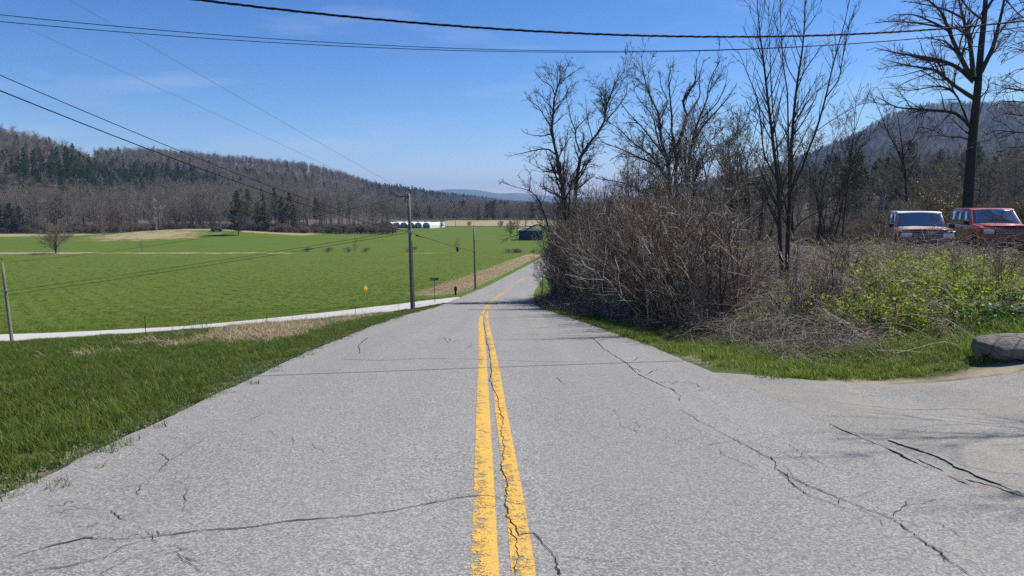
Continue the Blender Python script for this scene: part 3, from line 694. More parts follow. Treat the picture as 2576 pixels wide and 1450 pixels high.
# ---- woods on the hills (nobody could count them): one mass per hill
def hill_points(a0, a1, z0, z1, spacing, grow, seed):
    r = np.random.default_rng(seed); out = []
    z = z0
    while z < z1:
        s = spacing * (z / z0) ** grow
        xs_ = np.arange(a0 * z, a1 * z, s); n = len(xs_)
        out.append(np.stack([xs_ + r.uniform(-.5, .5, n) * s, z + r.uniform(-.5, .5, n) * s], 1)); z += s
    return np.concatenate(out)
r = np.random.default_rng(5)
def blob(px, py, cx, cy, rx, ry): return np.exp(-(((px - cx) / rx) ** 2 + ((py - cy) / ry) ** 2))
def pine_prob(P):
    px, py, z = proj(P); n = vnoise(P[:, 0], P[:, 1], .022, 31)
    p = .012 + .95 * blob(px, py, 120, 455, 190, 34) + .8 * blob(px, py, 290, 478, 90, 22) + .5 * blob(px, py, 430, 455, 90, 18) + .35 * blob(px, py, 80, 420, 120, 25) \
        + .55 * blob(px, py, 1120, 492, 190, 17) + .35 * blob(px, py, 1010, 480, 60, 14) + .16 * blob(px, py, 620, 465, 140, 14) + .12 * blob(px, py, 720, 440, 60, 10)
    return np.clip(p, 0, .95) * np.clip(.35 + 1.3 * n, .2, 1.4)
# left hills
pts = np.concatenate([hill_points(-1.0, -.30, 384, 900, 4.9, .8, 1), hill_points(-.64, .02, 440, 1700, 5.6, .75, 2), hill_points(-.22, .05, 1700, 3000, 13, .5, 3)])
Z = T(pts[:, 0], pts[:, 1]); a_ = pts[:, 0] / pts[:, 1]
hh = hills(pts[:, 0], pts[:, 1])
keep = (hh > 2.5) & (pts[:, 1] > 384)
# keep only trees that look towards the valley (the far slopes are hidden)
ridge = np.where(a_ < A(255), HF[0][1](a_) + 60, HF[1][1](a_) + 90); keep &= pts[:, 1] < ridge
pts, Z = pts[keep], Z[keep]; P3 = np.column_stack([pts, Z]); N = len(P3)
isp = r.random(N) < pine_prob(P3)
pick = np.where(isp, 6 + r.integers(0, 3, N), r.integers(0, 6, N)); s = r.uniform(.72, 1.12, N) * np.where(isp, .82, .86) * np.clip(.9 + (P3[:, 1] - 400) / 5000, .9, 1.25)
rot = np.column_stack([r.normal(0, .04, N), r.normal(0, .04, N), r.uniform(0, 6.28, N)])
copies = lambda L: [o.copy() for o in L]
scatter("hillside_woodland", P3 - [0, 0, .3], rot, np.column_stack([s * np.where(isp, 1.1, 1.4), s * np.where(isp, 1.1, 1.4), s * r.uniform(.72, 1.0, N)]), pick, BARE + PINE, "bare grey-brown woodland with dark pines covering the hill on the left", "woodland")
print("left hill trees", N)
# valley floor wood in the middle distance
pts = np.concatenate([hill_points(-.19, .40, 655, 1250, 6.5, .7, 4)])
pts = pts[(pts[:, 0] / pts[:, 1] > -.19)]
Z = T(pts[:, 0], pts[:, 1]); P3 = np.column_stack([pts, Z]); N = len(P3); isp = r.random(N) < .07
pick = np.where(isp, 6 + r.integers(0, 3, N), r.integers(0, 6, N)); s = r.uniform(.6, .95, N)
scatter("valley_woodland", P3 - [0, 0, .3], np.column_stack([np.zeros((N, 2)), r.uniform(0, 6.28, N)]), np.column_stack([s * 1.3, s * 1.3, s]), pick, copies(BARE + PINE), "belt of bare woodland across the valley floor behind the greenhouses", "woodland")
print("valley trees", N)
# the right mountain
pts = hill_points(.20, .82, 1000, 2700, 10, .35, 6)
Z = T(pts[:, 0], pts[:, 1]); P3 = np.column_stack([pts, Z]); N = len(P3); isp = r.random(N) < .10 + .25 * (vnoise(P3[:, 0], P3[:, 1], .004, 9) > .62)
pick = np.where(isp, 6 + r.integers(0, 3, N), r.integers(0, 6, N)); s = r.uniform(.8, 1.15, N) * 1.25
scatter("mountain_woodland", P3 - [0, 0, .5], np.column_stack([np.zeros((N, 2)), r.uniform(0, 6.28, N)]), np.column_stack([s * 1.2, s * 1.2, s * .85]), pick, copies(BARE + PINE), "bare woodland over the broad mountain on the right", "woodland")
print("mountain trees", N)
# wood behind the parked cars
pts = hill_points(.36, .95, 150, 420, 7.0, .6, 8)
Z = T(pts[:, 0], pts[:, 1]); P3 = np.column_stack([pts, Z]); px, py, z_ = proj(P3); N = len(P3)
keep = (pts[:, 1] > 165 - 40 * (pts[:, 0] / pts[:, 1] > .72)) ; P3 = P3[keep]; N = len(P3)
isp = r.random(N) < .36; pick = np.where(isp, 6 + r.integers(0, 3, N), r.integers(0, 6, N)); s = r.uniform(.65, .95, N)
scatter("roadside_woodland", P3 - [0, 0, .3], np.column_stack([np.zeros((N, 2)), r.uniform(0, 6.28, N)]), np.column_stack([s, s, s]), pick, copies(BARE + PINE), "dark wood of pines and bare trees behind the parked vehicles", "woodland")
print("right wood", N)
# ------------------------------------------------------------------ hero trees: main limbs traced from the photo, finer branches grown
S1 = 2576 / 3072.0
def c5(x, y): return ((1480 + x / 3.22) * S1, (150 + y / 3.22) * S1)
def c6(x, y): return ((2272 + x / 3.22) * S1, (0 + y / 3.22) * S1)
def c8(x, y): return ((2272 + x / 3.22) * S1, (450 + y / 3.22) * S1)
def limb3d(pts, dep, dd, n, r, jit=.01):
    P = []
    m = len(pts)
    for i, (a, b) in enumerate(pts): P.append(at(a, b, dep + dd * i / max(1, m - 1)))
    return resample(P, n, r, jit)
def hero(name, label, seed, dep, limbs, base, lv, bark=BARK, twig=TWIG_D, fine=.005, group=None, cat="tree", thin=.82, skip=0):
    """limbs: (pts, r0, r1, depth offset at start, depth offset at end)"""
    r = np.random.default_rng(seed); tr, cw = Veg(), Veg(); n = 14
    P = np.array([limb3d(p, dep + d0, d1 - d0, n, r, .012) for p, r0, r1, d0, d1 in limbs])
    R = np.array([np.linspace(1, 0, n) ** .9 * (r0 * thin - r1) + r1 for p, r0, r1, d0, d1 in limbs])
    root = empty(name, base); inv = np.array(base)
    # trunks reach into the ground
    for i in range(len(P)):
        if abs(P[i, 0, 2] - base[2]) < 1.0 and np.linalg.norm(P[i, 0, :2] - inv[:2]) < 1.6: P[i, 0, 2] = Tz(P[i, 0, 0], P[i, 0, 1]) - .15
    tr.tube(P - inv, R, 10, r, 0, .25)
    cur = (P[skip:], R[skip:])
    for li, kw in enumerate(lv):
        P2, R2 = children(r, *cur, **kw)
        (tr if li == 0 else cw).tube(P2 - inv, R2, 5 if li == 0 else 3, r, 0, .6 if li == 0 else 1.0)
        if li == 0 and kw.get("keep", False): pass
        cur = (P2, R2)
        if kw.get("n", 5) < 2: break
    # fine twigs straight from the limbs as well
    P2, R2 = children(r, P[skip:], R[skip:], 2.0, .5, 1, (.5, 1.1), .12, .2, 4, .15, .05, .3, .4, fine, bylen=True, maxlen=1.4)
    cw.tube(P2 - inv, R2, 3, r)
    tr.obj("trunk", bark, root); cw.obj("crown", twig, root)
    tag(root, label, cat, group); return root

DA = 56.0; ba = onp(1432, DA)
A_l = [([c5(690, 1900), c5(680, 1449), c5(640, 1180), c5(600, 950), c5(560, 800), c5(575, 640), c5(590, 430), c5(650, 300), c5(740, 240), c5(850, 170)], .27, .02, 0, 1),
       ([c5(590, 430), c5(560, 350), c5(480, 300), c5(430, 250), c5(390, 200)], .07, .012, .7, 2), ([c5(555, 810), c5(480, 830), c5(400, 825), c5(290, 790)], .07, .012, .5, -1),
       ([c5(560, 740), c5(490, 640), c5(440, 560), c5(330, 470), c5(300, 400)], .07, .012, .5, 2), ([c5(600, 1010), c5(530, 960), c5(470, 960), c5(330, 990), c5(150, 1030)], .09, .01, .3, -2),
       ([c5(620, 1100), c5(520, 1180), c5(420, 1130), c5(300, 1060)], .06, .01, .3, 1.5), ([c5(650, 300), c5(640, 200), c5(620, 110)], .035, .01, 1, .5), ([c5(585, 600), c5(680, 480), c5(760, 400), c5(800, 380)], .05, .01, .6, -1),
       ([c5(790, 1900), c5(790, 1449), c5(820, 1150), c5(850, 1010), c5(960, 870), c5(1070, 700), c5(1080, 600), c5(1130, 450), c5(1180, 320), c5(1270, 200)], .27, .02, .6, 2),
       ([c5(845, 1000), c5(800, 880), c5(790, 800), c5(870, 690), c5(960, 610), c5(1000, 560)], .10, .012, .8, -1), ([c5(785, 810), c5(740, 750), c5(670, 740)], .04, .01, 0, .5),
       ([c5(800, 800), c5(740, 640), c5(720, 520), c5(700, 440)], .06, .01, .5, 2.5), ([c5(1100, 520), c5(1010, 430), c5(940, 390)], .045, .01, 1.5, 0), ([c5(960, 870), c5(900, 600), c5(890, 450)], .06, .01, 1, 3),
       ([c5(1070, 700), c5(1200, 560), c5(1290, 400), c5(1300, 300)], .07, .01, 1.5, 3), ([c5(700, 1900), c5(690, 1500), c5(680, 1200), c5(690, 950), c5(720, 800)], .12, .015, -1, -2), ([c5(740, 1900), c5(730, 1500), c5(745, 1300), c5(800, 1150), c5(900, 1050), c5(1000, 1000)], .12, .015, -.5, -2),
       ([c5(560, 1800), c5(430, 1440), c5(340, 1360), c5(220, 1330), c5(120, 1295)], .10, .012, -.5, -2), ([c5(350, 1370), c5(360, 1200), c5(300, 1150), c5(240, 1200)], .05, .01, -.8, 0), ([c5(560, 1780), c5(430, 1690), c5(250, 1780), c5(100, 1830)], .08, .012, -.5, -2)]
LV = [dict(per=1.7, t0=.22, ang=(.35, .8), ratio=.42, fall=.72, n=7, wig=.13, up=.04, rr=.5, taper=.3, rmin=.018, bylen=True, maxlen=3.0),
      dict(per=2.6, t0=.15, ang=(.4, 1.0), ratio=.5, fall=.4, n=5, wig=.17, up=.03, rr=.6, taper=.45, rmin=.016, bylen=True, maxlen=1.9),
      dict(per=5.0, t0=.15, ang=(.4, 1.0), ratio=.6, fall=.4, n=4, wig=.2, up=.02, rr=.8, taper=.6, rmin=.0135, bylen=True, maxlen=1.1)]
hero("roadside_tree", "tall bare tree with two dark trunks at the left end of the roadside thicket", 41, DA, A_l, ba, LV, fine=.008)

DB = 43.0; bb = onp(1690, DB)
B_l = [([c5(1705, 1900), c5(1700, 1240), c5(1690, 1080), c5(1640, 950), c5(1610, 800), c5(1620, 650), c5(1570, 580), c5(1520, 450), c5(1450, 250), c5(1430, 60)], .20, .015, 0, 1),
       ([c5(1760, 1900), c5(1760, 1230), c5(1765, 960), c5(1720, 850), c5(1725, 680), c5(1700, 400), c5(1690, 250), c5(1720, 150)], .20, .015, .3, 2), ([c5(1765, 960), c5(1830, 780), c5(1870, 640), c5(1830, 500), c5(1900, 400), c5(1960, 250), c5(1960, 80)], .15, .014, .3, -1),
       ([c5(1850, 1900), c5(1890, 1230), c5(1890, 1050), c5(1930, 850), c5(1980, 680), c5(2060, 500), c5(2090, 300), c5(2200, 100)], .17, .014, .8, 2.5), ([c5(1930, 860), c5(2100, 650), c5(2250, 480), c5(2350, 330)], .09, .012, .8, -1),
       ([c5(1870, 640), c5(1940, 540), c5(2000, 420), c5(1990, 300), c5(2040, 100)], .08, .012, 0, 2), ([c5(1850, 1800), c5(1850, 1050), c5(1870, 900), c5(1850, 750)], .14, .02, 1.2, 2),
       ([c5(1690, 1350), c5(1600, 1130), c5(1400, 1040), c5(1200, 950), c5(980, 870)], .10, .012, 0, -2), ([c5(1680, 1250), c5(1550, 1050), c5(1350, 900), c5(1200, 760), c5(1080, 690)], .09, .012, 0, 2),
       ([c5(1690, 1080), c5(1560, 900), c5(1450, 760), c5(1300, 600), c5(1200, 460)], .08, .012, 0, -1), ([c5(1700, 1110), c5(1600, 900), c5(1540, 650), c5(1400, 470), c5(1350, 380)], .08, .012, 0, 2.5),
       ([c5(1690, 1600), c5(1400, 1350), c5(1200, 1280), c5(1000, 1250)], .08, .012, -.5, -2), ([c5(1620, 650), c5(1680, 500), c5(1620, 350), c5(1600, 200)], .06, .01, .5, 2), ([c5(1980, 680), c5(2080, 600), c5(2180, 480), c5(2250, 300), c5(2260, 200)], .06, .01, 1.5, 0),
       ([c5(1900, 1900), c5(1950, 1250), c5(2080, 1050), c5(2250, 900), c5(2450, 700)], .08, .01, -.5, -1.5), ([c5(1910, 1500), c5(2000, 1000), c5(2130, 850), c5(2330, 650)], .06, .01, 0, 2), ([c5(1720, 850), c5(1650, 760), c5(1600, 700)], .05, .01, .3, 1)]
hero("spreading_tree", "many-stemmed spreading bare tree rising from the middle of the thicket", 42, DB, B_l, bb, LV, fine=.007)

DC = 19.0; bc = onp(1972, DC)
C_l = [([c8(270, 1420), c8(250, 1250), c8(225, 1000), c8(215, 800), c8(210, 400), c8(170, 100), c6(120, 1100), c6(60, 560), c6(10, 200), c6(0, -150)], .085, .006, 0, -.4),
       ([c8(280, 1400), c8(290, 870), c8(310, 400), c8(320, 0), c6(375, 800), c6(430, 400), c6(450, 0), c6(450, -200)], .085, .006, 0, .5), ([c8(300, 450), c8(440, 150), c8(490, 0), c6(560, 1270), c6(650, 950), c6(760, 500), c6(860, 130), c6(900, -100)], .045, .005, .1, -.6),
       ([c6(650, 960), c6(800, 750), c6(830, 560), c6(900, 250), c6(960, 60)], .022, .004, -.3, .3), ([c8(215, 500), c8(180, 300), c8(60, 60), c6(0, 1000), c6(-120, 700), c6(-200, 500)], .035, .005, 0, -.7), ([c8(230, 350), c8(200, 100), c6(140, 850), c6(130, 400), c6(120, 50)], .03, .005, 0, .8),
       ([c8(310, 420), c8(300, 100), c6(290, 950), c6(240, 550), c6(220, 100), c6(215, -200)], .035, .005, 0, .3), ([c6(375, 800), c6(300, 650), c6(200, 300), c6(150, 100)], .018, .004, .3, 1), ([c6(340, 1350), c6(430, 1100), c6(600, 870), c6(730, 780)], .018, .004, 0, 1.2),
       ([c6(560, 1270), c6(740, 1150), c6(900, 1050), c6(1120, 960)], .016, .004, -.2, .6), ([c6(375, 820), c6(520, 600), c6(640, 450), c6(730, 400)], .018, .004, .2, -.7), ([c8(215, 700), c8(100, 500), c8(0, 370), c8(-120, 250)], .02, .004, 0, -.6),
       ([c8(215, 780), c8(140, 600), c8(70, 420), c8(40, 250)], .018, .004, 0, .7), ([c8(300, 500), c8(420, 350), c8(560, 240), c8(640, 180)], .018, .004, 0, -.8), ([c8(290, 850), c8(440, 690), c8(600, 590), c8(830, 380)], .028, .004, -.1, -.9), ([c8(300, 640), c8(420, 470), c8(560, 400)], .014, .004, 0, .8),
       ([c6(760, 500), c6(740, 300), c6(760, 220)], .010, .003, -.4, -.2), ([c6(430, 400), c6(380, 220), c6(350, 140)], .010, .003, .4, .6), ([c6(450, 300), c6(540, 200), c6(620, 90)], .010, .003, .4, .2), ([c6(60, 560), c6(120, 420), c6(180, 180)], .010, .003, -.3, 0)]
LVC = [dict(per=3.4, t0=.2, ang=(.35, .65), ratio=.28, fall=.4, n=6, wig=.07, up=.10, rr=.5, taper=.3, rmin=.0075, bylen=True, maxlen=1.4),
       dict(per=3.4, t0=.2, ang=(.4, .8), ratio=.5, fall=.4, n=4, wig=.12, up=.08, rr=.6, taper=.5, rmin=.006, bylen=True, maxlen=.5),
       dict(per=.8, t0=.3, ang=(.4, .8), ratio=.5, fall=.4, n=3, wig=.12, up=.05, rr=.7, taper=.6, rmin=.005, bylen=True, maxlen=.35)]
hero("young_ash_tree", "young vase-shaped bare tree with upswept grey stems on the bank", 43, DC, C_l, bc, LVC, fine=.0035)

DF = 38.0; bf = onp(2440, DF)
F_l = [([c6(2030, 2060), c6(2070, 1449), c6(2100, 1150), c6(2130, 850), c6(2160, 500), c6(2200, 150), c6(2220, -200), c6(2230, -600)], .36, .06, 0, .5),
       ([c6(2060, 1230), c6(1990, 1150), c6(1870, 1080), c6(1600, 1060), c6(1380, 1040), c6(1150, 930)], .13, .012, 0, -2), ([c6(2030, 1180), c6(1960, 1000), c6(1900, 900), c6(1750, 830), c6(1480, 870), c6(1300, 850)], .10, .012, 0, 2),
       ([c6(2090, 950), c6(1960, 870), c6(1850, 790), c6(1700, 680), c6(1450, 640), c6(1250, 590)], .15, .012, 0, -2.5), ([c6(2090, 790), c6(1980, 690), c6(1900, 640), c6(1700, 570), c6(1400, 520), c6(1130, 460)], .17, .013, 0, 2),
       ([c6(2080, 780), c6(2010, 640), c6(1950, 520), c6(1850, 300), c6(1780, 130), c6(1600, -40)], .17, .03, .2, -2), ([c6(2090, 760), c6(2050, 400), c6(1980, 150), c6(1930, -100)], .17, .03, -.2, 2), ([c6(2010, 640), c6(1880, 470), c6(1780, 390), c6(1600, 370)], .09, .012, 0, -1.5),
       ([c6(2160, 700), c6(2280, 450), c6(2350, 200), c6(2400, -50), c6(2440, -250)], .16, .03, 0, -1), ([c6(2170, 700), c6(2230, 580), c6(2330, 440), c6(2370, 340)], .08, .012, 0, 1.5), ([c6(1850, 300), c6(1700, 220), c6(1500, 150), c6(1300, 150)], .09, .012, -1, -3),
       ([c6(1830, 270), c6(1650, 240), c6(1400, 210), c6(1130, 220)], .08, .012, -1, 2), ([c6(1990, 180), c6(1850, 110), c6(1700, 60), c6(1400, 10)], .09, .012, 1, 3), ([c6(2190, 200), c6(2080, 120), c6(1980, 0), c6(1900, -150)], .09, .02, .3, -2),
       ([c6(2040, 1350), c6(1960, 1330), c6(1820, 1320), c6(1700, 1260), c6(1560, 1230)], .05, .01, 0, -1.5), ([c6(2050, 1300), c6(1980, 1250), c6(1900, 1170), c6(1820, 1110)], .06, .01, 0, 1.5), ([c6(2150, 950), c6(2230, 860), c6(2240, 760), c6(2310, 740)], .05, .01, 0, -1),
       ([c6(2140, 1120), c6(2220, 900), c6(2350, 860), c6(2500, 800)], .04, .01, 0, 1.5), ([c6(2400, 0), c6(2520, 130), c6(2650, 200)], .05, .01, -1, -2), ([c6(2330, 300), c6(2420, 220), c6(2560, 160)], .05, .01, -.6, 1), ([c6(2210, 100), c6(2330, -100), c6(2480, -300)], .10, .02, .3, -1)]
LVF = [dict(per=2.7, t0=.25, ang=(.3, .75), ratio=.45, fall=.68, n=7, wig=.13, up=-.01, rr=.5, taper=.3, rmin=.015, bylen=True, maxlen=4.6),
       dict(per=2.8, t0=.15, ang=(.4, 1.0), ratio=.5, fall=.4, n=5, wig=.18, up=-.01, rr=.55, taper=.35, rmin=.012, bylen=True, maxlen=1.5),
       dict(per=3.2, t0=.15, ang=(.4, 1.0), ratio=.55, fall=.4, n=4, wig=.2, up=.0, rr=.7, taper=.5, rmin=.0095, bylen=True, maxlen=.85)]
hero("big_shade_tree", "big dark-trunked bare tree standing behind the two parked vehicles", 44, DF, F_l, bf, LVF, fine=.008, skip=1)

DS = 23.0; bs = onp(2112, DS)
S_l = [([c8(770, 1300), c8(800, 1100), c8(830, 700), c8(880, 300), c8(910, 0), c6(940, 1200), c6(950, 980), c6(1000, 800)], .045, .004, 0, .3), ([c6(930, 1290), c6(1010, 1050), c6(1090, 850)], .014, .003, .2, -.4), ([c8(880, 300), c8(960, 180), c8(1100, 110), c8(1200, 230)], .014, .003, .1, .8),
       ([c8(860, 480), c8(980, 330), c8(1150, 260), c8(1320, 230)], .014, .003, 0, -.6), ([c8(840, 600), c8(940, 500), c8(1020, 510)], .012, .003, 0, -.6), ([c6(940, 1100), c6(900, 1000), c6(860, 900)], .010, .003, .2, .6), ([c8(830, 700), c8(760, 520), c8(720, 330)], .014, .003, 0, .5)]
hero("slim_sapling", "slim dark sapling just right of the vase-shaped young tree", 45, DS, S_l, bs, LVC, fine=.004)

DE = 62.0; be = onp(2272, DE)
E_l = [([c8(1440, 500), c8(1430, 250), c6(1400, 1449), c6(1375, 1250), c6(1350, 1100)], .15, .02, 0, 0), ([c8(1410, 150), c8(1350, 0), c6(1250, 1250), c6(1150, 1000), c6(1100, 900)], .10, .012, 0, -1), ([c8(1400, 100), c6(1500, 1350), c6(1580, 1200)], .06, .012, 0, 1), ([c8(1400, 200), c8(1250, 130), c8(1150, 100)], .05, .012, 0, -1)]
hero("small_lawn_tree", "small forked bare tree standing on the lawn left of the big trunk", 46, DE, E_l, be, LV, fine=.010)

# tree whose branches reach in from the right edge
DG = 27.0; bg_ = onp(2790, DG)
G_l = [([c6(3050, 2200), c6(3000, 1600), c6(2980, 1000), c6(2970, 400), c6(2950, -200), c6(2960, -700)], .24, .03, 0, 0)]
for q, (y0, x1, y1) in enumerate([(1400, 2200, 1290), (1250, 2260, 1130), (1100, 2280, 1010), (1000, 2300, 880), (800, 2400, 700), (650, 2380, 500), (500, 2420, 330), (350, 2400, 200), (200, 2450, 60), (900, 3500, 600), (600, 3500, 300), (1500, 2330, 1450)]):
    G_l.append(([c6(2985, y0), c6((2985 + x1) / 2, (y0 + y1) / 2 - 60), c6(x1 + 120, y1 - 30), c6(x1, y1 + 30)], .06, .006, 0, [-1.5, 1.5, -.5][q % 3]))
hero("overhanging_tree", "bare tree at the right frame edge, only fine pale branches reaching in", 47, DG, G_l, bg_, LVF, twig=TWIG_T, fine=.006, skip=1)

# ------------------------------------------------------------------ thicket and brambles on the bank
def shrub_proto(seed, h=4.0, stems=7, lean=.35, tw=.006, dens=1.0, mat=TWIG_T, leanx=0.0):
    r = np.random.default_rng(seed); v = Veg(); m = stems
    a = r.uniform(0, 6.28, m); tilt = np.abs(r.normal(0, lean, m))
    D = np.stack([np.cos(a) * tilt + leanx, np.sin(a) * tilt, np.ones(m)], 1); L = h * r.uniform(.55, 1.05, m)
    P0 = np.stack([r.normal(0, .25, m), r.normal(0, .25, m), np.full(m, -.2)], 1)
    P = curl(r, P0, D, L, 9, .055, .0, .02); R = (tw * 3.0 * r.uniform(.7, 1.3, m) * (L / 4) ** .5)[:, None] * np.linspace(1, .25, 9)[None]
    v.tube(P, R, 4, r, 0, .7)
    P1, R1 = children(r, P, R, 6 * dens, .25, 1, (.3, .8), .34, .4, 6, .11, .05, .6, .35, tw); v.tube(P1, R1, 3, r)
    P2, R2 = children(r, P1, R1, 3.6 * dens, .15, 1, (.4, 1.0), .5, .4, 4, .18, .02, .75, .5, tw * .8); v.tube(P2, R2, 3, r)
    return bpy.data.objects.new("shrub", v.mesh("shrub", mat))
def cane_proto(seed, n=16, L=2.2, tw=.0068, mat=TWIG_B, rad=.7, flat=.6):
    r = np.random.default_rng(seed); v = Veg()
    a = r.uniform(0, 6.28, n); e = r.uniform(.2, 1.1, n)
    D = np.stack([np.cos(a), np.sin(a), e], 1); P0 = np.stack([r.normal(0, rad, n), r.normal(0, rad, n), np.full(n, -.05)], 1)
    ln = L * r.uniform(.5, 1.2, n); P = curl(r, P0, D, ln, 9, .13, .0, flat); P[:, :, 2] = np.maximum(P[:, :, 2], .03 + .02 * r.random((n, 9)))
    R = (tw * r.uniform(.7, 1.4, n))[:, None] * np.linspace(1, .4, 9)[None]; v.tube(P, R, 3, r)
    P1, R1 = children(r, P, R, 4, .1, 1, (.5, 1.2), .35, .3, 5, .2, -.02, .8, .5, tw * .6); v.tube(P1, R1, 3, r)
    P2, R2 = children(r, P1, R1, 1.4, .1, 1, (.5, 1.2), .5, .3, 3, .2, -.02, .8, .6, tw * .5); v.tube(P2, R2, 3, r)
    return bpy.data.objects.new("canes", v.mesh("canes", mat))
SHR = [shrub_proto(60 + i, 4.0, [6, 8, 5, 7, 6, 8, 5, 6][i], [.14, .20, .12, .30, .16, .14, .2, .36][i], .0098, [1, .85, 1, .9, .8, 1, .7, .9][i], [TWIG_T, TWIG_T2, TWIG_T3, TWIG_T2, TWIG_T, TWIG_T3, TWIG_B, TWIG_T2][i]) for i in range(8)]
CAN = [cane_proto(70 + i, [16, 20, 14, 18][i], [2.2, 1.8, 2.6, 2.0][i]) for i in range(4)]
r = np.random.default_rng(77)
env = herm([1300, 1340, 1380, 1450, 1550, 1700, 1800, 1900, 2000, 2100, 2200, 2300, 2600], [620, 575, 530, 510, 500, 475, 465, 500, 560, 595, 605, 615, 650])
# stems along the bank
M = 980
yy = 14 + 50 * r.random(M) ** 1.05; dd = 5.35 + np.abs(r.normal(0, 1, M)) * 1.9 + .25 * r.random(M); dd = np.minimum(dd, 12)
dd = dd + np.where(yy < 18, (18 - yy) * .35, 0)
xx = road_x(yy) + dd; zz = T(xx, yy); P3 = np.column_stack([xx, yy, zz]); px, py, z_ = proj(P3)
want = (725 - env(px)); topz = z_ * (want / F * math.cos(PITCH) - math.sin(PITCH)) + CZ            # height that reaches the outline
hgt = np.clip(topz - zz, .9, 7.0) * (.40 + .72 * r.random(M) ** .8) * (.48 + .82 * vnoise(xx, yy, .33, 12))
keep = (px > 1345) & (px < 2330) & (hgt > .8) & (r.random(M) < np.where((px > 1840) & (px < 1995) & (yy < 46), .28, 1.0))
keep &= ~((px > 1990) & (r.random(M) < .62)); keep &= ~((px > 1830) & (px < 2060) & (yy < 19.6) & (r.random(M) < .75)); keep &= (vnoise(xx, yy, .75, 15) > .20)
P3, hgt = P3[keep], hgt[keep]; N = len(P3); s = hgt / 4.0
wid = np.clip(s, .55, 1.0) * r.uniform(.85, 1.3, N)
lean = np.column_stack([r.normal(0, .12, N), -.10 + r.normal(0, .14, N), r.uniform(0, 6.28, N)])
scatter("roadside_thicket", P3 - [0, 0, .05], lean, np.column_stack([wid, wid, s]), np.where(vnoise(P3[:, 0], P3[:, 1], .22, 21) > .5, r.integers(0, 4, N), r.integers(3, 8, N)), SHR, "dense tangle of bare reddish-brown shrub stems along the right bank", "thicket")
print("thicket", N)
# small trees standing in the thicket
def sap_pair(seed, h):
    r = np.random.default_rng(seed); tr, cw = Veg(), Veg(); m = int(r.integers(1, 4)); a = r.uniform(0, 6.28, m)
    P = curl(r, np.column_stack([r.normal(0, .12, m), r.normal(0, .12, m), np.full(m, -.2)]), np.column_stack([np.cos(a) * .16, np.sin(a) * .16, np.ones(m)]), h * r.uniform(.75, 1, m), 12, .06, .02)
    R = (h * .0075)[None] * np.linspace(1, .12, 12)[None] if False else np.full((m, 1), h * .0075) * np.linspace(1, .12, 12)[None]
    tr.tube(P, R, 6, r, 0, .5); P1, R1 = children(r, P, R, 15, .2, .98, (.4, .9), .34, .5, 7, .10, .07, .5, .25, .011); tr.tube(P1, R1, 4, r, 0, .7)
    P2, R2 = children(r, P1, R1, 7, .15, 1, (.4, .9), .5, .4, 5, .15, .05, .6, .4, .009); cw.tube(P2, R2, 3, r); P3_, R3 = children(r, P2, R2, 3.2, .15, 1, (.4, 1.0), .55, .4, 4, .18, .03, .7, .6, .0085); cw.tube(P3_, R3, 3, r)
    return tr.mesh("sapling_trunk", BARK), cw.mesh("sapling_crown", TWIG_T2 if seed % 2 else TWIG_D)
SAP = [sap_pair(500 + i, 7.0) for i in range(5)]
for q, (px, dep, hs_) in enumerate([(1395, 60, .8), (1465, 52, 1.15), (1505, 47, 1.0), (1545, 50, 1.2), (1580, 40, .85), (1620, 46, 1.15), (1660, 38, .8), (1740, 40, .95), (1775, 36, .95), (1815, 40, 1.2), (1850, 33, .8), (1885, 38, 1.15), (1920, 30, .75), (2040, 34, .9), (2080, 40, 1.0), (1360, 62, .6), (1520, 60, 1.2), (1800, 50, 1.25), (1560, 56, 1.3), (1640, 54, 1.1), (1600, 62, 1.45), (1850, 48, 1.15), (1480, 60, 1.35), (1760, 56, 1.2), (1900, 45, 1.0), (1440, 57, 1.1), (1990, 42, 1.1), (2060, 46, 1.2)]):
    b = onp(px, dep); rt_ = empty("thicket_sapling", b, q * 1.7); hs_ *= 1.05; rt_.scale = (hs_ * 1.1, hs_ * 1.1, hs_)
    for nm, me in zip(("trunk", "crown"), SAP[q % 5]): link(bpy.data.objects.new(nm, me), rt_)
    tag(rt_, "thin dark sapling growing up out of the roadside thicket", "sapling", "saplings in the roadside thicket")
# brambles: low arching canes on the near mound and at the thicket's foot
M = 900
yy = r.uniform(11.2, 30, M); dd = 5.3 + r.random(M) ** .8 * np.where(yy < 25, 7.5, 4); xx = road_x(yy) + dd
P3 = np.column_stack([xx, yy, T(xx, yy)]); px, py, z_ = proj(P3)
keep = (px > 1560) & (px < 2440 + 3 * r.normal(0, 20, M)) & (yy > 11.6 + np.maximum(0, (px - 2150)) * .006) & (py < 905 - .0 * px) & ((px < 2230) | (r.random(M) < .40))
yb = r.uniform(20.5, 24.8, 190); pb = r.uniform(2190, 2440, 190); xb = (pb - 1288) / F * yb; P3 = np.concatenate([P3[keep], np.column_stack([xb, yb, T(xb, yb)])]); N = len(P3); s = r.uniform(.55, 1.1, N) * np.clip(.5 + (P3[:, 0] - road_x(P3[:, 1]) - 5.2) * .25, .5, 1.0)
scatter("bramble_patch", P3, np.column_stack([r.normal(0, .15, N), r.normal(0, .15, N), r.uniform(0, 6.28, N)]), np.column_stack([s, s, s * .85]), r.integers(0, 4, N), CAN, "pale arching bramble canes sprawled over the near bank", "brambles")
print("bramble", N)
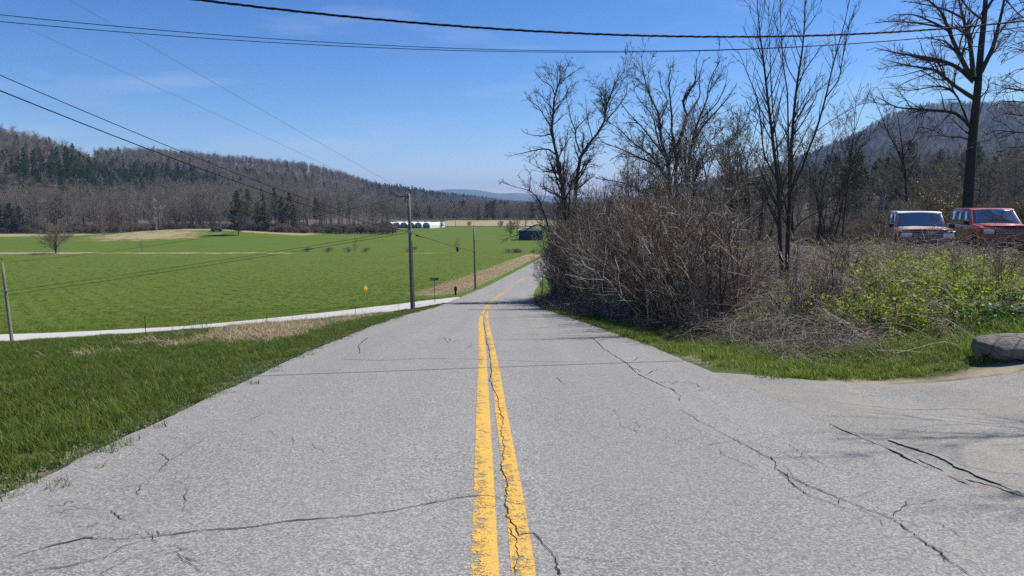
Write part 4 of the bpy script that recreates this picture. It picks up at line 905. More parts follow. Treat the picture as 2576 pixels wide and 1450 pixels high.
# foot of the thicket further on
M = 420
yy = r.uniform(28, 66, M); dd = 5.0 + np.abs(r.normal(0, 1, M)); xx = road_x(yy) + dd; P3 = np.column_stack([xx, yy, T(xx, yy)]); N = M; s = r.uniform(.5, .9, N)
scatter("thicket_undergrowth", P3, np.column_stack([r.normal(0, .15, N), r.normal(0, .15, N), r.uniform(0, 6.28, N)]), np.column_stack([s, s, s]), r.integers(0, 4, N), [cane_proto(90 + i, 16, 2.0, .007, TWIG_T) for i in range(4)], "low brown undergrowth at the foot of the thicket beside the road", "undergrowth")
# upright shrub at the right end of the mound (separate thin red-brown stems)
def single_shrub(name, label, px, depth, h, seed, mat=TWIG_T, stems=14, lean=.25, tw=.006, cat="shrub", group=None, dens=1.0):
    b = onp(px, depth); root = empty(name, b); o = shrub_proto(seed, h, stems, lean, tw, dens, mat); o.name = "stems"; o["kind"] = "stuff"; link(o, root); tag(root, label, cat, group); return root
single_shrub("stem_shrub", "clump of thin upright red-brown stems by the dirt track at right", 2490, 14.6, 1.9, 201, TWIG_R, 16, .3, .0055)
single_shrub("stem_shrub", "sparse upright stems in front of the white-roofed vehicle", 2420, 17.5, 1.5, 202, TWIG_B, 9, .5, .0055)
single_shrub("stem_shrub", "low arching stems growing beneath the red vehicle's bumper", 2530, 20.5, 1.3, 203, TWIG_B, 9, .6, .0055)
single_shrub("stem_shrub", "arching bare stems leaning over the left fender of the white-roofed vehicle", 2255, 20.0, 1.9, 204, TWIG_B, 16, .5, .006)

# budding yellow-green bushes behind the vehicles
def leafy(v, r, P, n, size, spread):
    idx = r.integers(0, len(P), n); k_ = r.integers(1, P.shape[1], n); C = P[idx, k_] + r.normal(0, spread, (n, 3))
    d = r.normal(0, 1, (n, 3)); d /= np.linalg.norm(d, axis=1)[:, None]; s_ = np.cross(d, r.normal(0, 1, (n, 3))); s_ /= np.linalg.norm(s_, axis=1)[:, None]
    L = (size * r.uniform(.5, 1.2, n))[:, None]
    V = np.stack([C, C + d * L * .5 + s_ * L * .3, C + d * L, C + d * L * .5 - s_ * L * .3], 1).reshape(-1, 3); return V, np.arange(n * 4).reshape(-1, 4), np.repeat(r.random(n), 4)
def bud_bush(label, px, depth, h, w, seed, nleaf=2600, leafmat=TWIG_G):
    r = np.random.default_rng(seed); b = onp(px, depth); root = empty("budding_bush", b); v, lf = Veg(), Veg(); m = 20
    a = r.uniform(0, 6.28, m); D = np.stack([np.cos(a) * r.uniform(.1, 1, m) * w, np.sin(a) * r.uniform(.1, 1, m) * w, np.ones(m)], 1)
    P = curl(r, np.zeros((m, 3)) - [0, 0, .1], D, h * r.uniform(.6, 1.1, m), 8, .12, .02); R = np.full(m, .03)[:, None] * np.linspace(1, .3, 8)[None]; v.tube(P, R, 4, r)
    P1, R1 = children(r, P, R, 10, .15, 1, (.4, 1.0), .4, .4, 6, .16, .02, .5, .4, .012); v.tube(P1, R1, 3, r)
    P2, R2 = children(r, P1, R1, 5, .15, 1, (.4, 1.0), .5, .4, 4, .16, .02, .6, .5, .010); v.tube(P2, R2, 3, r)
    V, Fc, t = leafy(lf, r, P2 if len(P2) else P1, nleaf, .10, .05); lf.raw(V, Fc, t)
    v.obj("stems", TWIG_O, root); lf.obj("leaves", leafmat, root); return tag(root, label, "bush")
bud_bush("tall olive-green budding bush behind the white-roofed vehicle", 2345, 44, 4.6, .55, 211, 3000)
bud_bush("olive budding bush between the two parked vehicles", 2420, 40, 2.6, .6, 212, 1600)
bud_bush("rounded brown-green bush behind the white-roofed vehicle's rear window", 2240, 50, 3.4, .7, 213, 1500)
bud_bush("green bush at the right edge behind the red vehicle", 2600, 46, 3.6, .7, 214, 2400)

# sprays of new yellow-green leaves coming up through the brambles
def spray(seed, n=46):
    r = np.random.default_rng(seed); v = Veg(); m = 7; a = r.uniform(0, 6.28, m); D = np.stack([np.cos(a) * .6, np.sin(a) * .6, np.ones(m)], 1)
    P = curl(r, np.column_stack([r.normal(0, .12, m), r.normal(0, .12, m), np.zeros(m)]), D, r.uniform(.35, .85, m), 6, .14, 0); v.tube(P, np.full((m, 6), .003), 3, r, 0, .2)
    V, Fc, t = leafy(v, r, P, n * 3, .085, .05); v.raw(V, Fc, .3 + .7 * t); return bpy.data.objects.new("spray", v.mesh("spray", LEAFG))
LEAFG = leaf_mat("fresh_bramble_leaves", [(0, (.10, .085, .03)), (.3, (.15, .21, .025)), (.7, (.28, .36, .045)), (1, (.44, .48, .08))], .5, .5, rnd=False, spec=.2)
r = np.random.default_rng(88); M = 5200; yy = r.uniform(11.8, 26, M); xx = road_x(yy) + r.uniform(5.6, 15, M); P3 = np.column_stack([xx, yy, T(xx, yy)]); px, py, z_ = proj(P3)
pr = 1.3 * blob(px, py, 2350, 690, 135, 48) + .55 * blob(px, py, 2250, 760, 160, 45) + .30 * blob(px, py, 2080, 800, 150, 50) + .6 * blob(px, py, 2470, 775, 70, 24)
k_ = r.random(M) < pr * .9; P3 = P3[k_]; N = len(P3); s = r.uniform(.5, 1.0, N)
scatter("bramble_leaves", P3, np.column_stack([r.normal(0, .2, (N, 2)), r.uniform(0, 6.28, N)]), np.column_stack([s, s, s]), r.integers(0, 4, N), [spray(600 + i) for i in range(4)], "fresh yellow-green leaf sprays among the brambles on the near bank", "leaves"); print("sprays", N)
# ------------------------------------------------------------------ utility poles and wires
def wood_pole():
    t = NT("weathered_pole_wood"); p = t.coord(); n = t.noise(t.scale(p, (30, 30, 1.2)), 1, 5, .65); n2 = t.noise(p, 1.5, 3)
    t.base(t.mix(n2, t.mix(n, (.10, .085, .068), (.25, .215, .175)), t.mix(n, (.14, .125, .10), (.30, .27, .225))), .9, spec=.15); t.bump(n, .7, .01); return t.m
POLEW = wood_pole()
STEEL = simple("galvanised_steel", (.42, .43, .44), .45, .8, .2, 12)
DARKM = simple("dark_metal", (.035, .036, .038), .5, .3, .3, 10)
BLACKP = simple("black_rubber", (.012, .012, .013), .55, 0, .3, 20)
CERAM = simple("brown_porcelain", (.16, .08, .05), .25, 0, .2, 8)
WIREB = simple("black_cable", (.010, .010, .012), .7, 0, .3, 3, .1)
WIREA = simple("weathered_aluminium_wire", (.20, .20, .22), .5, .6, .2, 3)
def pole(label, base, top, r0, r1, fittings, group="wooden utility poles"):
    base, top = Vector(base), Vector(top); root = empty("utility_pole", base); d = top - base; m = MB()
    N = 10; prev = None
    prof = [(-.6, r0 * 1.02), (0, r0), (.25, r0 * .9 + r1 * .1), (.5, (r0 + r1) / 2), (.75, r0 * .2 + r1 * .8), (1, r1)]
    vs = []; n = 14
    for f, rr in prof:
        c = d * f if f >= 0 else d.normalized() * f
        for i in range(n): vs.append(c + Vector((math.cos(i * 2 * math.pi / n) * rr, math.sin(i * 2 * math.pi / n) * rr, 0)))
    fs = [(j * n + i, j * n + (i + 1) % n, (j + 1) * n + (i + 1) % n, (j + 1) * n + i) for j in range(len(prof) - 1) for i in range(n)] + [tuple(range((len(prof) - 1) * n, len(prof) * n))]
    m.add(vs, fs).build("shaft", POLEW, root, smooth=True)
    for kind, f in fittings:
        c = d * f
        if kind == "pin":
            MB().tube(c, c + Vector((0, 0, .22)), .012, n=6).build("insulator_pin", STEEL, root)
            MB().lathe([(.03, .18), (.075, .22), (.05, .27), (.075, .30), (.045, .36), (.0, .37)], c, n=10).build("insulator", CERAM, root, smooth=True)
        elif kind == "arm":
            a = MB().box((c.x - .45, c.y - .02 - r1, c.z), (1.0, .09, .11)); a.build("cross_arm", POLEW, root, bevel=.008)
            for xo in (-.85, -.15): MB().lathe([(.02, .05), (.055, .09), (.04, .14), (.055, .17), (.0, .22)], (c.x + xo, c.y - .02 - r1, c.z), n=8).build("insulator", CERAM, root, smooth=True)
        elif kind == "clamp":
            MB().lathe([(r0 * .98, -.06), (r0 * 1.12, -.05), (r0 * 1.12, .05), (r0 * .98, .06)], c, n=14).build("cable_clamp", STEEL, root)
            MB().box((c.x + r0 + .07, c.y - .03, c.z), (.16, .05, .06)).build("clamp_bracket", STEEL, root, bevel=.006); MB().box((c.x - r0 - .07, c.y - .03, c.z), (.16, .05, .06)).build("clamp_bracket", STEEL, root, bevel=.006)
        elif kind == "cutout":
            MB().tube(c + Vector((-r1 - .1, -.1, .1)), c + Vector((-r1 - .16, -.16, -.25)), .045, .04, 8).build("fuse_cutout", CERAM, root)
            MB().box((c.x - r1 - .02, c.y - .08, c.z - .05), (.16, .06, .05)).build("cutout_bracket", STEEL, root)
        elif kind == "tag":
            MB().box((c.x, c.y - r0 - .004, c.z), (.09, .008, .14)).build("pole_tag", STEEL, root)
        elif kind == "riser":
            MB().tube(d * .02 + Vector((r0 + .02, -.04, 0)), c + Vector((r1 + .02, -.04, 0)), .022, .018, 6).build("ground_wire_moulding", POLEW, root)
    return tag(root, label, "pole", group)
D1 = 48.0
b1 = at(1038, 786, D1); b1[2] = Tz(b1[0], b1[1]); t1 = at(1028, 487, D1)
D2 = 53.5; b2 = at(33, 890, D2); b2[2] = Tz(b2[0], b2[1]); t2 = at(5, 660, D2)
h3 = hit(1196, 727); D3 = proj(h3)[2]; t3 = at(1192, 573, float(D3))
P0b = np.array([-13.5, 8.5, Tz(-13.5, 8.5)]); P0t = P0b + [.1, 0, 9.6]
P4b = np.array([15.2, 16.4, Tz(15.2, 16.4)]); P4t = P4b + [0, 0, 8.3]
pole("tall wooden utility pole with cross-arm at the corner of the junction", b1, t1, .145, .105, [("pin", 1.0), ("arm", .975), ("cutout", .955), ("clamp", .676), ("tag", .2), ("riser", .6)])
pole("leaning grey utility pole beside the gravel road at the far left", b2, t2, .13, .10, [("pin", 1.0), ("clamp", .64)])
pole("slender dark utility pole by the straw verge beyond the junction", h3, t3, .15, .11, [("pin", 1.0), ("clamp", .62), ("clamp", .8)])
pole("utility pole on the left verge beside the viewer", P0b, P0t, .16, .11, [("pin", 1.0), ("clamp", .68)])
pole("utility pole on the right beside the driveway, out of view", P4b, P4t, .15, .11, [("pin", 1.0), ("clamp", .9)])
for px, py0, py1, dep, lab in ((1146, 551, 576, 455, "distant small utility pole in the tan meadow right of the greenhouses"), (1255, 552, 573, 520, "faint distant utility pole standing in the far tan meadow")):
    b = at(px, py1, dep); b[2] = Tz(b[0], b[1]); tp = b + [0, 0, 8.0]; pole(lab, b, tp, .16, .13, [("pin", 1.0)], "distant utility poles")

def wire_curve(A_, B_, pix, t0, t1, n=70):
    """vertical plane through A_, B_ (xy); photo points give heights; a parabola is fitted; returns points"""
    A_, B_ = np.asarray(A_, float), np.asarray(B_, float); d = B_[:2] - A_[:2]
    ts, hs = [], []
    for px, py in pix:
        rr = ray(px, py); M_ = np.array([[d[0], -rr[0]], [d[1], -rr[1]]]); t, dep = np.linalg.solve(M_, -A_[:2]); ts.append(t); hs.append(CZ + dep * rr[2])
    if len(A_) > 2 and A_[2] > -90: ts.append(0); hs.append(A_[2])
    if len(B_) > 2 and B_[2] > -90: ts.append(1); hs.append(B_[2])
    c = np.polyfit(ts, hs, min(2, len(ts) - 1)); tt = np.linspace(t0, t1, n)
    return np.column_stack([A_[0] + d[0] * tt, A_[1] + d[1] * tt, np.polyval(c, tt)])
def wire(label, P, rad, mat=WIREB, twist=False, group="overhead wires"):
    if not twist:
        V, q = tubes(P[None], np.full((1, len(P)), rad), 6); o = npobj("overhead_wire", V, q, mat, smooth=True)
    else:
        P = resample(P, 420); s = np.concatenate([[0], np.cumsum(np.linalg.norm(np.diff(P, axis=0), axis=1))]); T_ = np.gradient(P, axis=0); T_ /= np.linalg.norm(T_, axis=1)[:, None]
        U = np.cross(T_, [0, 0, 1]); U /= np.linalg.norm(U, axis=1)[:, None]; W = np.cross(U, T_); o = empty("overhead_wire", P[0])
        for kk in range(3):
            ph = 2 * math.pi * (s / .55) + kk * 2.094; Q_ = P + (U * np.cos(ph)[:, None] + W * np.sin(ph)[:, None]) * rad * 1.05
            V, q = tubes((Q_ - P[0])[None], np.full((1, len(Q_)), rad * (1 if kk else .7)), 5); npobj("strand", V, q, mat, parent=o, smooth=True)
    return tag(o, label, "wire", group)
# across the road, from the left pole to the right pole
wire("thick twisted service cable sagging across the top of the sky", wire_curve(P0b[:2], P4b[:2], [(520, 0), (1000, 56), (1400, 85), (1800, 93), (2200, 79), (2576, 55)], 0, 1), .011, twist=True)
wire("upper thin wire of the pair crossing the sky from left edge", wire_curve(P0b[:2], P4b[:2], [(0, 37), (500, 82), (900, 113), (1300, 131), (1800, 124), (2250, 98), (2576, 70)], 0, 1), .0055)
wire("lower thin wire of the pair crossing the sky from left edge", wire_curve(P0b[:2], P4b[:2], [(0, 55), (500, 93), (900, 119), (1300, 135), (1800, 126), (2250, 100), (2576, 71)], 0, 1), .0055)
# down the line to the corner pole
wire("single high-voltage wire from the sky to the corner pole top", wire_curve(P0b[:2], t1, [(180, 0), (500, 190), (800, 358), (935, 432)], -.0, 1), .006, WIREA)
c1 = lambda py: at(1030, py, D1)
wire("thin neutral wire running just below the top wire to the corner pole", wire_curve(P0b[:2], c1(519), [(0, 38), (400, 222), (700, 365), (900, 450)], 0, 1), .0045, WIREA)
wire("upper black communication cable sloping from left edge to the corner pole", wire_curve(P0b[:2], c1(575), [(0, 193), (400, 355), (700, 475), (900, 545)], 0, 1), .011)
wire("lower thick black communication cable sloping from left edge to the corner pole", wire_curve(P0b[:2], c1(582), [(0, 231), (400, 383), (700, 493), (900, 556)], 0, 1), .015)
# corner pole to the left pole
wire("black wire from the corner pole top down to the leaning left pole", wire_curve(t2, c1(492), [(250, 640), (540, 590), (800, 545)], 0, 1), .010)
wire("upper cable of the pair slung over the field to the leaning left pole", wire_curve(at(16, 733, D2), c1(578), [(300, 693), (700, 633)], -.12, 1), .012)
wire("lower cable of the pair slung over the field to the leaning left pole", wire_curve(at(17, 743, D2), c1(585), [(300, 702), (700, 640)], -.12, 1), .014)
# corner pole on to the next pole
wire("neutral wire from the corner pole to the slender pole beyond the junction", wire_curve(c1(519), t3, [(1094, 557)], 0, 1), .007, WIREA)
w = wire_curve(c1(585), at(1195, 634, float(D3)), [(1100, 608)], 0, 1); wire("black cable dipping from the corner pole to the slender pole", w, .016)
# splice case on that cable
k_ = int(np.argmin(np.abs(proj(w)[0] - 1150))); sc_ = empty("splice_case", w[k_]); MB().lathe([(.05, -.28), (.12, -.22), (.13, .1), (.10, .2), (.04, .26)], (0, 0, -.18), n=10).build("housing", BLACKP, sc_, smooth=True); MB().box((0, 0, -.02), (.08, .05, .14)).build("hanger", STEEL, sc_)
tag(sc_, "black cable splice case hanging from the dipping cable over the field", "cable case")
sp = w[6]; s2 = empty("cable_dead_end", sp); MB().tube((-.28, 0, .02), (.32, .1, -.12), .05, .035, 8).build("housing", BLACKP, s2, smooth=True); tag(s2, "small black cable sleeve just right of the corner pole", "cable sleeve")

# ------------------------------------------------------------------ signs, mailbox, fence stakes
YEL = simple("sign_yellow", (.80, .47, .03), .5, 0, .08, 4); BLK = simple("sign_black", (.015, .016, .015), .5, 0, .2, 6); GRN = simple("dark_sign_face", (.016, .030, .024), .5, 0, .2, 6); WHT = simple("sign_white", (.72, .73, .72), .5, 0, .06, 6)
h = hit(921, 772); b = np.array(h); dz = float(proj(b)[2]); hh = 54 / F * dz
sg = empty("warning_sign", b, math.radians(66)); MB().box((0, .02, hh * .5 - .15), (.05, .03, hh + .3)).build("post", STEEL, sg)
s_ = .34; pl = MB().prism([(0, -s_ * 1.0), (s_, 0), (0, s_), (-s_, 0)], -.012, 0); o = pl.build("sign_plate", YEL, sg, bevel=.003); o.location = (0, 0, hh - s_ + .05)
y1 = MB().prism([(0, -s_ * .93), (s_ * .93, 0), (0, s_ * .93), (-s_ * .93, 0), (-s_ * .88, 0), (0, s_ * .88), (s_ * .88, 0), (0, -s_ * .88), (-s_ * .88, 0), (-s_ * .93, 0)], -.0145, -.0125).build("border", BLK, o)
MB().box((0, -.0135, .09), (.05, .003, .05)).box((0, -.0135, -.02), (.06, .003, .12)).box((-.05, -.0135, -.12), (.04, .003, .10)).box((.05, -.0135, -.12), (.04, .003, .10)).build("symbol", BLK, o)
tag(sg, "yellow diamond warning sign turned edgeways beside the gravel road", "road sign")
h = hit(1094, 762); dz = float(proj(h)[2]); hh = 60 / F * dz
sg = empty("street_name_sign", h); MB().tube((0, 0, -.3), (0, 0, hh - .04), .03, .03, 10).build("post", BLK, sg, smooth=True)
wd = 21.5 / F * dz; o = MB().box((0, 0, 0), (wd, .03, wd * .30)).build("name_plate", GRN, sg, bevel=.004); o.location = (-.02, -.0, hh)
r = np.random.default_rng(3); xx_ = -wd * .40
while xx_ < wd * .40:
    w_ = r.uniform(.020, .045)
    if abs(xx_ - wd * .22) > .05: MB().add(*[([(xx_ + a, -.0176, b) for a, b in ((0, -.042), (.014, -.042), (.014, -.008), (w_, -.010), (w_, .006), (.014, .008), (.014, .042), (0, .042))]), [(0, 1, 2, 3, 4, 5, 6, 7)]]).build("letter", WHT, o)
    xx_ += w_ + .018
tag(sg, "dark street-name sign with blurred white lettering at the junction corner", "street sign")
h = hit(1146, 743); dz = float(proj(h)[2]); hh = 23 / F * dz
mb = empty("mailbox", h, math.radians(8)); k_ = hh / 1.25
MB().prism([(-.10 * k_, -.2), (.12 * k_, -.2), (.14 * k_, .55 * k_), (.20 * k_, .80 * k_), (-.20 * k_, .80 * k_), (-.15 * k_, .55 * k_)], -.10, .10).build("post", BLK, mb, bevel=.01)
ar = [(math.cos(a) * .19 * k_, .99 * k_ + math.sin(a) * .19 * k_) for a in np.linspace(0, math.pi, 9)]; MB().prism([(.19 * k_, .80 * k_)] + ar + [(-.19 * k_, .80 * k_)], -.32, .32).build("box", BLK, mb, bevel=.008)
MB().box((.215 * k_, -.05, 1.02 * k_), (.02, .12, .18)).build("flag", simple("mailbox_flag", (.75, .72, .70), .5), mb); MB().box((.0, -.327, .95 * k_), (.05, .012, .03)).build("door_handle", STEEL, mb)
tag(mb, "black mailbox on a tapered post beside the straw verge", "mailbox")
for px, py, hgt, lab in ((368, 857, .95, "thin dark fence stake at the edge of the gravel road on the left"), (672, 825, .7, "short thin stake on the bank in front of the gravel road"), (895, 795, .8, "short thin stake on the bank close to the yellow sign")):
    h = hit(px, py); st = empty("fence_stake", h); MB().box((0, 0, hgt / 2 - .1), (.028, .012, hgt + .2)).box((.0, .012, hgt / 2 - .1), (.008, .02, hgt + .2)).build("rail_post", DARKM, st); MB().box((0, -.02, hgt * .8), (.05, .012, .03)).build("wire_clip", STEEL, st); tag(st, lab, "stake")

# ------------------------------------------------------------------ vehicles
GLASS = NT("car_glass"); GLASS.base((.030, .042, .048), .05, spec=1.0); GLASS.b.inputs["IOR"].default_value = 2.1; GLASS.b.inputs["Coat Weight"].default_value = .6; GLASS = GLASS.m
TYRE = simple("tyre_rubber", (.018, .018, .018), .85, 0, .2, 20); CHROME = simple("dull_chrome", (.55, .55, .56), .3, .9, .1, 8); LAMP = simple("headlamp_glass", (.62, .63, .62), .12, .2, .1, 8); TRIM = simple("black_plastic", (.015, .015, .016), .6, 0, .2, 20)
def carpaint(name, col, fade, amt):
    t = NT(name); p = t.coord(); n = t.noise(p, 1.6, 5, .6); n2 = t.noise(p, 9, 4)
    c = t.mix(t.ramp(t.math('ADD', n, t.math('MULTIPLY', n2, .2)), [(.62 - amt * .3, 0.0), (.82 - amt * .3, 1.0)]), col, fade)
    t.base(c, .38, spec=.5); t.b.inputs["Coat Weight"].default_value = .35; t.b.inputs["Coat Roughness"].default_value = .15; return t.m
def quadpt(q, u, v):
    a, b, c, d = [Vector(x) for x in q]; return (a * (1 - u) + b * u) * (1 - v) + (d * (1 - u) + c * u) * v
def panel(q, u0, u1, v0, v1, off, mat, name, parent, n=6, bow=0.0, thick=.012):
    """thin curved pane lying on quad q (a,b bottom; d,c top), off metres proud"""
    nrm = (Vector(q[1]) - Vector(q[0])).cross(Vector(q[3]) - Vector(q[0])).normalized(); vs = []; fs = []
    for s_, o_ in ((0, off), (1, off - thick)):
        for j in range(n + 1):
            for i in range(n + 1):
                f, g = i / n, j / n; vs.append(quadpt(q, u0 + (u1 - u0) * f, v0 + (v1 - v0) * g) + nrm * (o_ + bow * (1 - (2 * f - 1) ** 2)))
    k = (n + 1) ** 2
    for j in range(n):
        for i in range(n):
            a = j * (n + 1) + i; fs += [(a, a + 1, a + n + 2, a + n + 1), (k + a, k + a + n + 1, k + a + n + 2, k + a + 1)]
    rim = [i for i in range(n + 1)] + [j * (n + 1) + n for j in range(1, n + 1)] + [n * (n + 1) + i for i in range(n - 1, -1, -1)] + [j * (n + 1) for j in range(n - 1, 0, -1)]
    for a, b in zip(rim, rim[1:] + rim[:1]): fs.append((a, k + a, k + b, b))
    return MB().add(vs, fs).build(name, mat, parent, smooth=True)
def vehicle(name, label, loc, heading, paint, roofpaint, p, group=None, plate=True):
    L, W, H, hood, belt, gc = p["L"], p["W"], p["H"], p["hood"], p["belt"], .28; wsb, wst, rt, rb = p["wsb"], p["wst"], p["rt"], p["rb"]
    root = empty(name, loc, heading); wr = p.get("wr", .37); ax = (L / 2 - .86, -L / 2 + .95)
    # lower body with wheel arches cut into its outline
    def arch(cx):
        return [(cx + (wr + .07) * math.cos(a), wr + (wr + .07) * math.sin(a)) for a in np.linspace(math.pi - .25, .25, 8)]
    low = [(-L / 2 + .02, gc + .12), (-L / 2 + .2, gc)] + arch(ax[1]) + arch(ax[0]) + [(L / 2 - .12, gc + .02), (L / 2 + .0, gc + .2), (L / 2 - .01, hood - .28), (L / 2 - .10, hood - .06), (L / 2 - .28, hood - .01), (wsb + .05, hood + .05), (wsb - .25, belt), (-L / 2 + .12, belt), (-L / 2, belt - .25)]
    MB().prism(low, -W / 2, W / 2).build("body", paint, root, bevel=.045, seg=2)
    tw = W / 2 - .07; rw = W / 2 - .19
    q8 = [(wsb, -tw, hood + .03), (wsb, tw, hood + .03), (rb, tw, belt - .02), (rb, -tw, belt - .02), (wst, -rw, H - .03), (wst, rw, H - .03), (rt, rw, H - .05), (rt, -rw, H - .05)]
    MB().add(q8, [(0, 1, 2, 3), (4, 7, 6, 5), (0, 4, 5, 1), (1, 5, 6, 2), (2, 6, 7, 3), (3, 7, 4, 0)]).build("cabin", paint, root, bevel=.05)
    MB().prism([(wst + .05, H - .05), (wst - .2, H + .005), (rt + .3, H + .005), (rt - .02, H - .06), (rt, H - .09), (wst + .02, H - .09)], -rw - .02, rw + .02).build("roof", roofpaint, root, bevel=.03)
    # bonnet skin
    hq = [(L / 2 - .16, -W / 2 + .14, hood - .012), (L / 2 - .16, W / 2 - .14, hood - .012), (wsb + .06, W / 2 - .12, hood + .052), (wsb + .06, -W / 2 + .12, hood + .052)]
    panel(hq, 0, 1, 0, 1, .012, p.get("bonnet", paint), "bonnet", root, 6, .03, .03)
    ws = [(wsb, -tw, hood + .03), (wsb, tw, hood + .03), (wst, rw, H - .03), (wst, -rw, H - .03)]
    panel(ws, .035, .965, .05, .93, .012, GLASS, "windscreen", root, 12, .06)
    for s_ in (1, -1):
        sd = [(wsb, s_ * tw, hood + .03), (rb, s_ * tw, belt - .02), (rt, s_ * rw, H - .05), (wst, s_ * rw, H - .03)]
        if s_ < 0: sd = [sd[1], sd[0], sd[3], sd[2]]
        def U(f): return f if s_ > 0 else 1 - f
        for a, b in p["side"]: panel(sd, min(U(a), U(b)), max(U(a), U(b)), .10, .86, .008, GLASS, "side_window", root, 3, .01)
        mr = MB().box((wsb - .12, s_ * (W / 2 + .10), belt + .10), (.10, .20, .15)).build("door_mirror", TRIM, root, bevel=.03)
        for a in (.10, -.95)[:p.get("doors", 2)]: MB().box((a - .15, s_ * (W / 2 + .008), belt - .14), (.16, .025, .035)).build("door_handle", TRIM, root, bevel=.008)
        for a in (wsb - .05, wsb - 1.1, wsb - 2.1)[:p.get("doors", 2) + 1]: MB().box((a, s_ * (W / 2 + .0005), .74), (.012, .006, .66)).build("door_seam", TRIM, root)
    panel([(rb, tw, belt), (rb, -tw, belt), (rt, -rw, H - .05), (rt, rw, H - .05)], .1, .9, .12, .85, .012, GLASS, "rear_window", root, 3, .01)
    for xx_ in ax:
        for s_ in (1, -1):
            y0 = s_ * (W / 2 - .12); w_ = MB().lathe([(wr * .62, -.11), (wr * .93, -.12), (wr, -.08), (wr, .08), (wr * .93, .12), (wr * .62, .11)], (0, 0, 0), 'Y', 20).build("wheel", TYRE, root, smooth=True); w_.location = (xx_, y0, wr)
            MB().lathe([(.02, .06), (wr * .25, .085), (wr * .5, .06), (wr * .60, .1), (wr * .63, .0)] if s_ > 0 else [(.02, -.06), (wr * .25, -.085), (wr * .5, -.06), (wr * .60, -.1), (wr * .63, .0)], (0, 0, 0), 'Y', 16).build("rim", CHROME, w_, smooth=True)
    g0 = L / 2 + .012
    gr = MB().box((g0 - .03, 0, hood - .22), (.08, W * .50, .17)).build("grille", TRIM, root, bevel=.01)
    for kz in range(3): MB().box((g0 + .014, 0, hood - .275 + kz * .055), (.012, W * .48, .012)).build("grille_bar", CHROME, gr)
    for s_ in (1, -1):
        MB().box((g0 - .035, s_ * W * .36, hood - .21), (.09, W * .19, .17)).build("headlight", LAMP, root, bevel=.02); MB().box((g0 - .05, s_ * W * .455, hood - .22), (.10, .07, .13)).build("indicator", simple("amber_lens", (.55, .20, .03), .2), root, bevel=.01)
        MB().box((-L / 2 - .005, s_ * W * .43, belt - .28), (.05, .14, .30)).build("tail_light", simple("red_lens", (.35, .015, .012), .2), root, bevel=.01)
    MB().box((L / 2 + .04, 0, gc + .24), (.20, W * 1.0, .20)).build("front_bumper", p["bump"], root, bevel=.04); MB().box((-L / 2 - .03, 0, gc + .24), (.18, W * .98, .18)).build("rear_bumper", p["bump"], root, bevel=.04)
    MB().box((0, 0, gc + .02), (L * .8, W * .6, .12)).build("chassis", TRIM, root)
    for s_ in (-.45, .1):
        MB().tube((wsb + .09, s_ * W / 2 * 1.6, hood + .065), (wsb - .05, s_ * W / 2 * 1.6 + .45, hood + .14), .012, .008, 5).build("wiper", TRIM, root)
    if p.get("rails"):
        for s_ in (1, -1): MB().tube((wst - .25, s_ * (rw - .08), H + .06), (rt + .2, s_ * (rw - .08), H + .06), .02, .02, 6).build("roof_rail", TRIM, root)
    MB().box((wst + .02, 0, H - .16), (.03, .22, .07)).build("rear_view_mirror", TRIM, root)
    return tag(root, label, "car" if p.get("cat") is None else p["cat"], group)
DKRED = carpaint("dull_dark_red_paint", (.20, .035, .028), (.26, .07, .055), .2); RED = carpaint("faded_red_paint", (.40, .040, .032), (.44, .09, .07), .1); FADE = carpaint("oxidised_orange_red_paint", (.50, .11, .055), (.74, .62, .54), .62); WROOF = simple("white_roof_paint", (.72, .73, .75), .35, 0, .1, 3); WHITEP = carpaint("white_paint", (.70, .71, .72), (.6, .6, .6), .2); NAVY = carpaint("dark_blue_paint", (.02, .025, .045), (.03, .03, .05), .2)
suv = dict(L=4.75, W=1.88, H=1.80, hood=1.13, belt=1.13, wsb=1.02, wst=.28, rt=-2.05, rb=-2.30, wr=.38, side=[(.10, .36), (.40, .64), (.68, .94)], bump=TRIM, rails=True, cat="car")
old = dict(L=4.6, W=1.86, H=1.68, hood=1.03, belt=1.05, wsb=.92, wst=.30, rt=-2.0, rb=-2.22, wr=.36, side=[(.10, .42), (.46, .92)], bump=TRIM, rails=False, cat="car", doors=1)
def park(x, y): return (x, y, Tz(x, y) + .0)
vehicle("parked_suv", "red sport utility vehicle with roof rails, parked facing the viewer at right", park(19.8, 28.4), math.atan2(-.951, -.309), RED, RED, suv)
vehicle("parked_suv", "old white-roofed vehicle with faded orange-red bonnet parked behind brambles", park(16.2, 27.3), math.atan2(-.927, -.375), DKRED, WROOF, dict(old, bonnet=FADE))
vehicle("parked_car", "white car glimpsed through the stems of the thicket", park(10.9, 51.5), math.atan2(-.55, .83), WHITEP, WHITEP, dict(old, H=1.5, hood=.95, belt=.95, bump=TRIM))
hc = hit(545, 583); vehicle("parked_car", "small dark car parked on the knoll beside the pines", (hc[0], hc[1], Tz(hc[0], hc[1])), math.radians(10), NAVY, NAVY, dict(suv, rails=False))

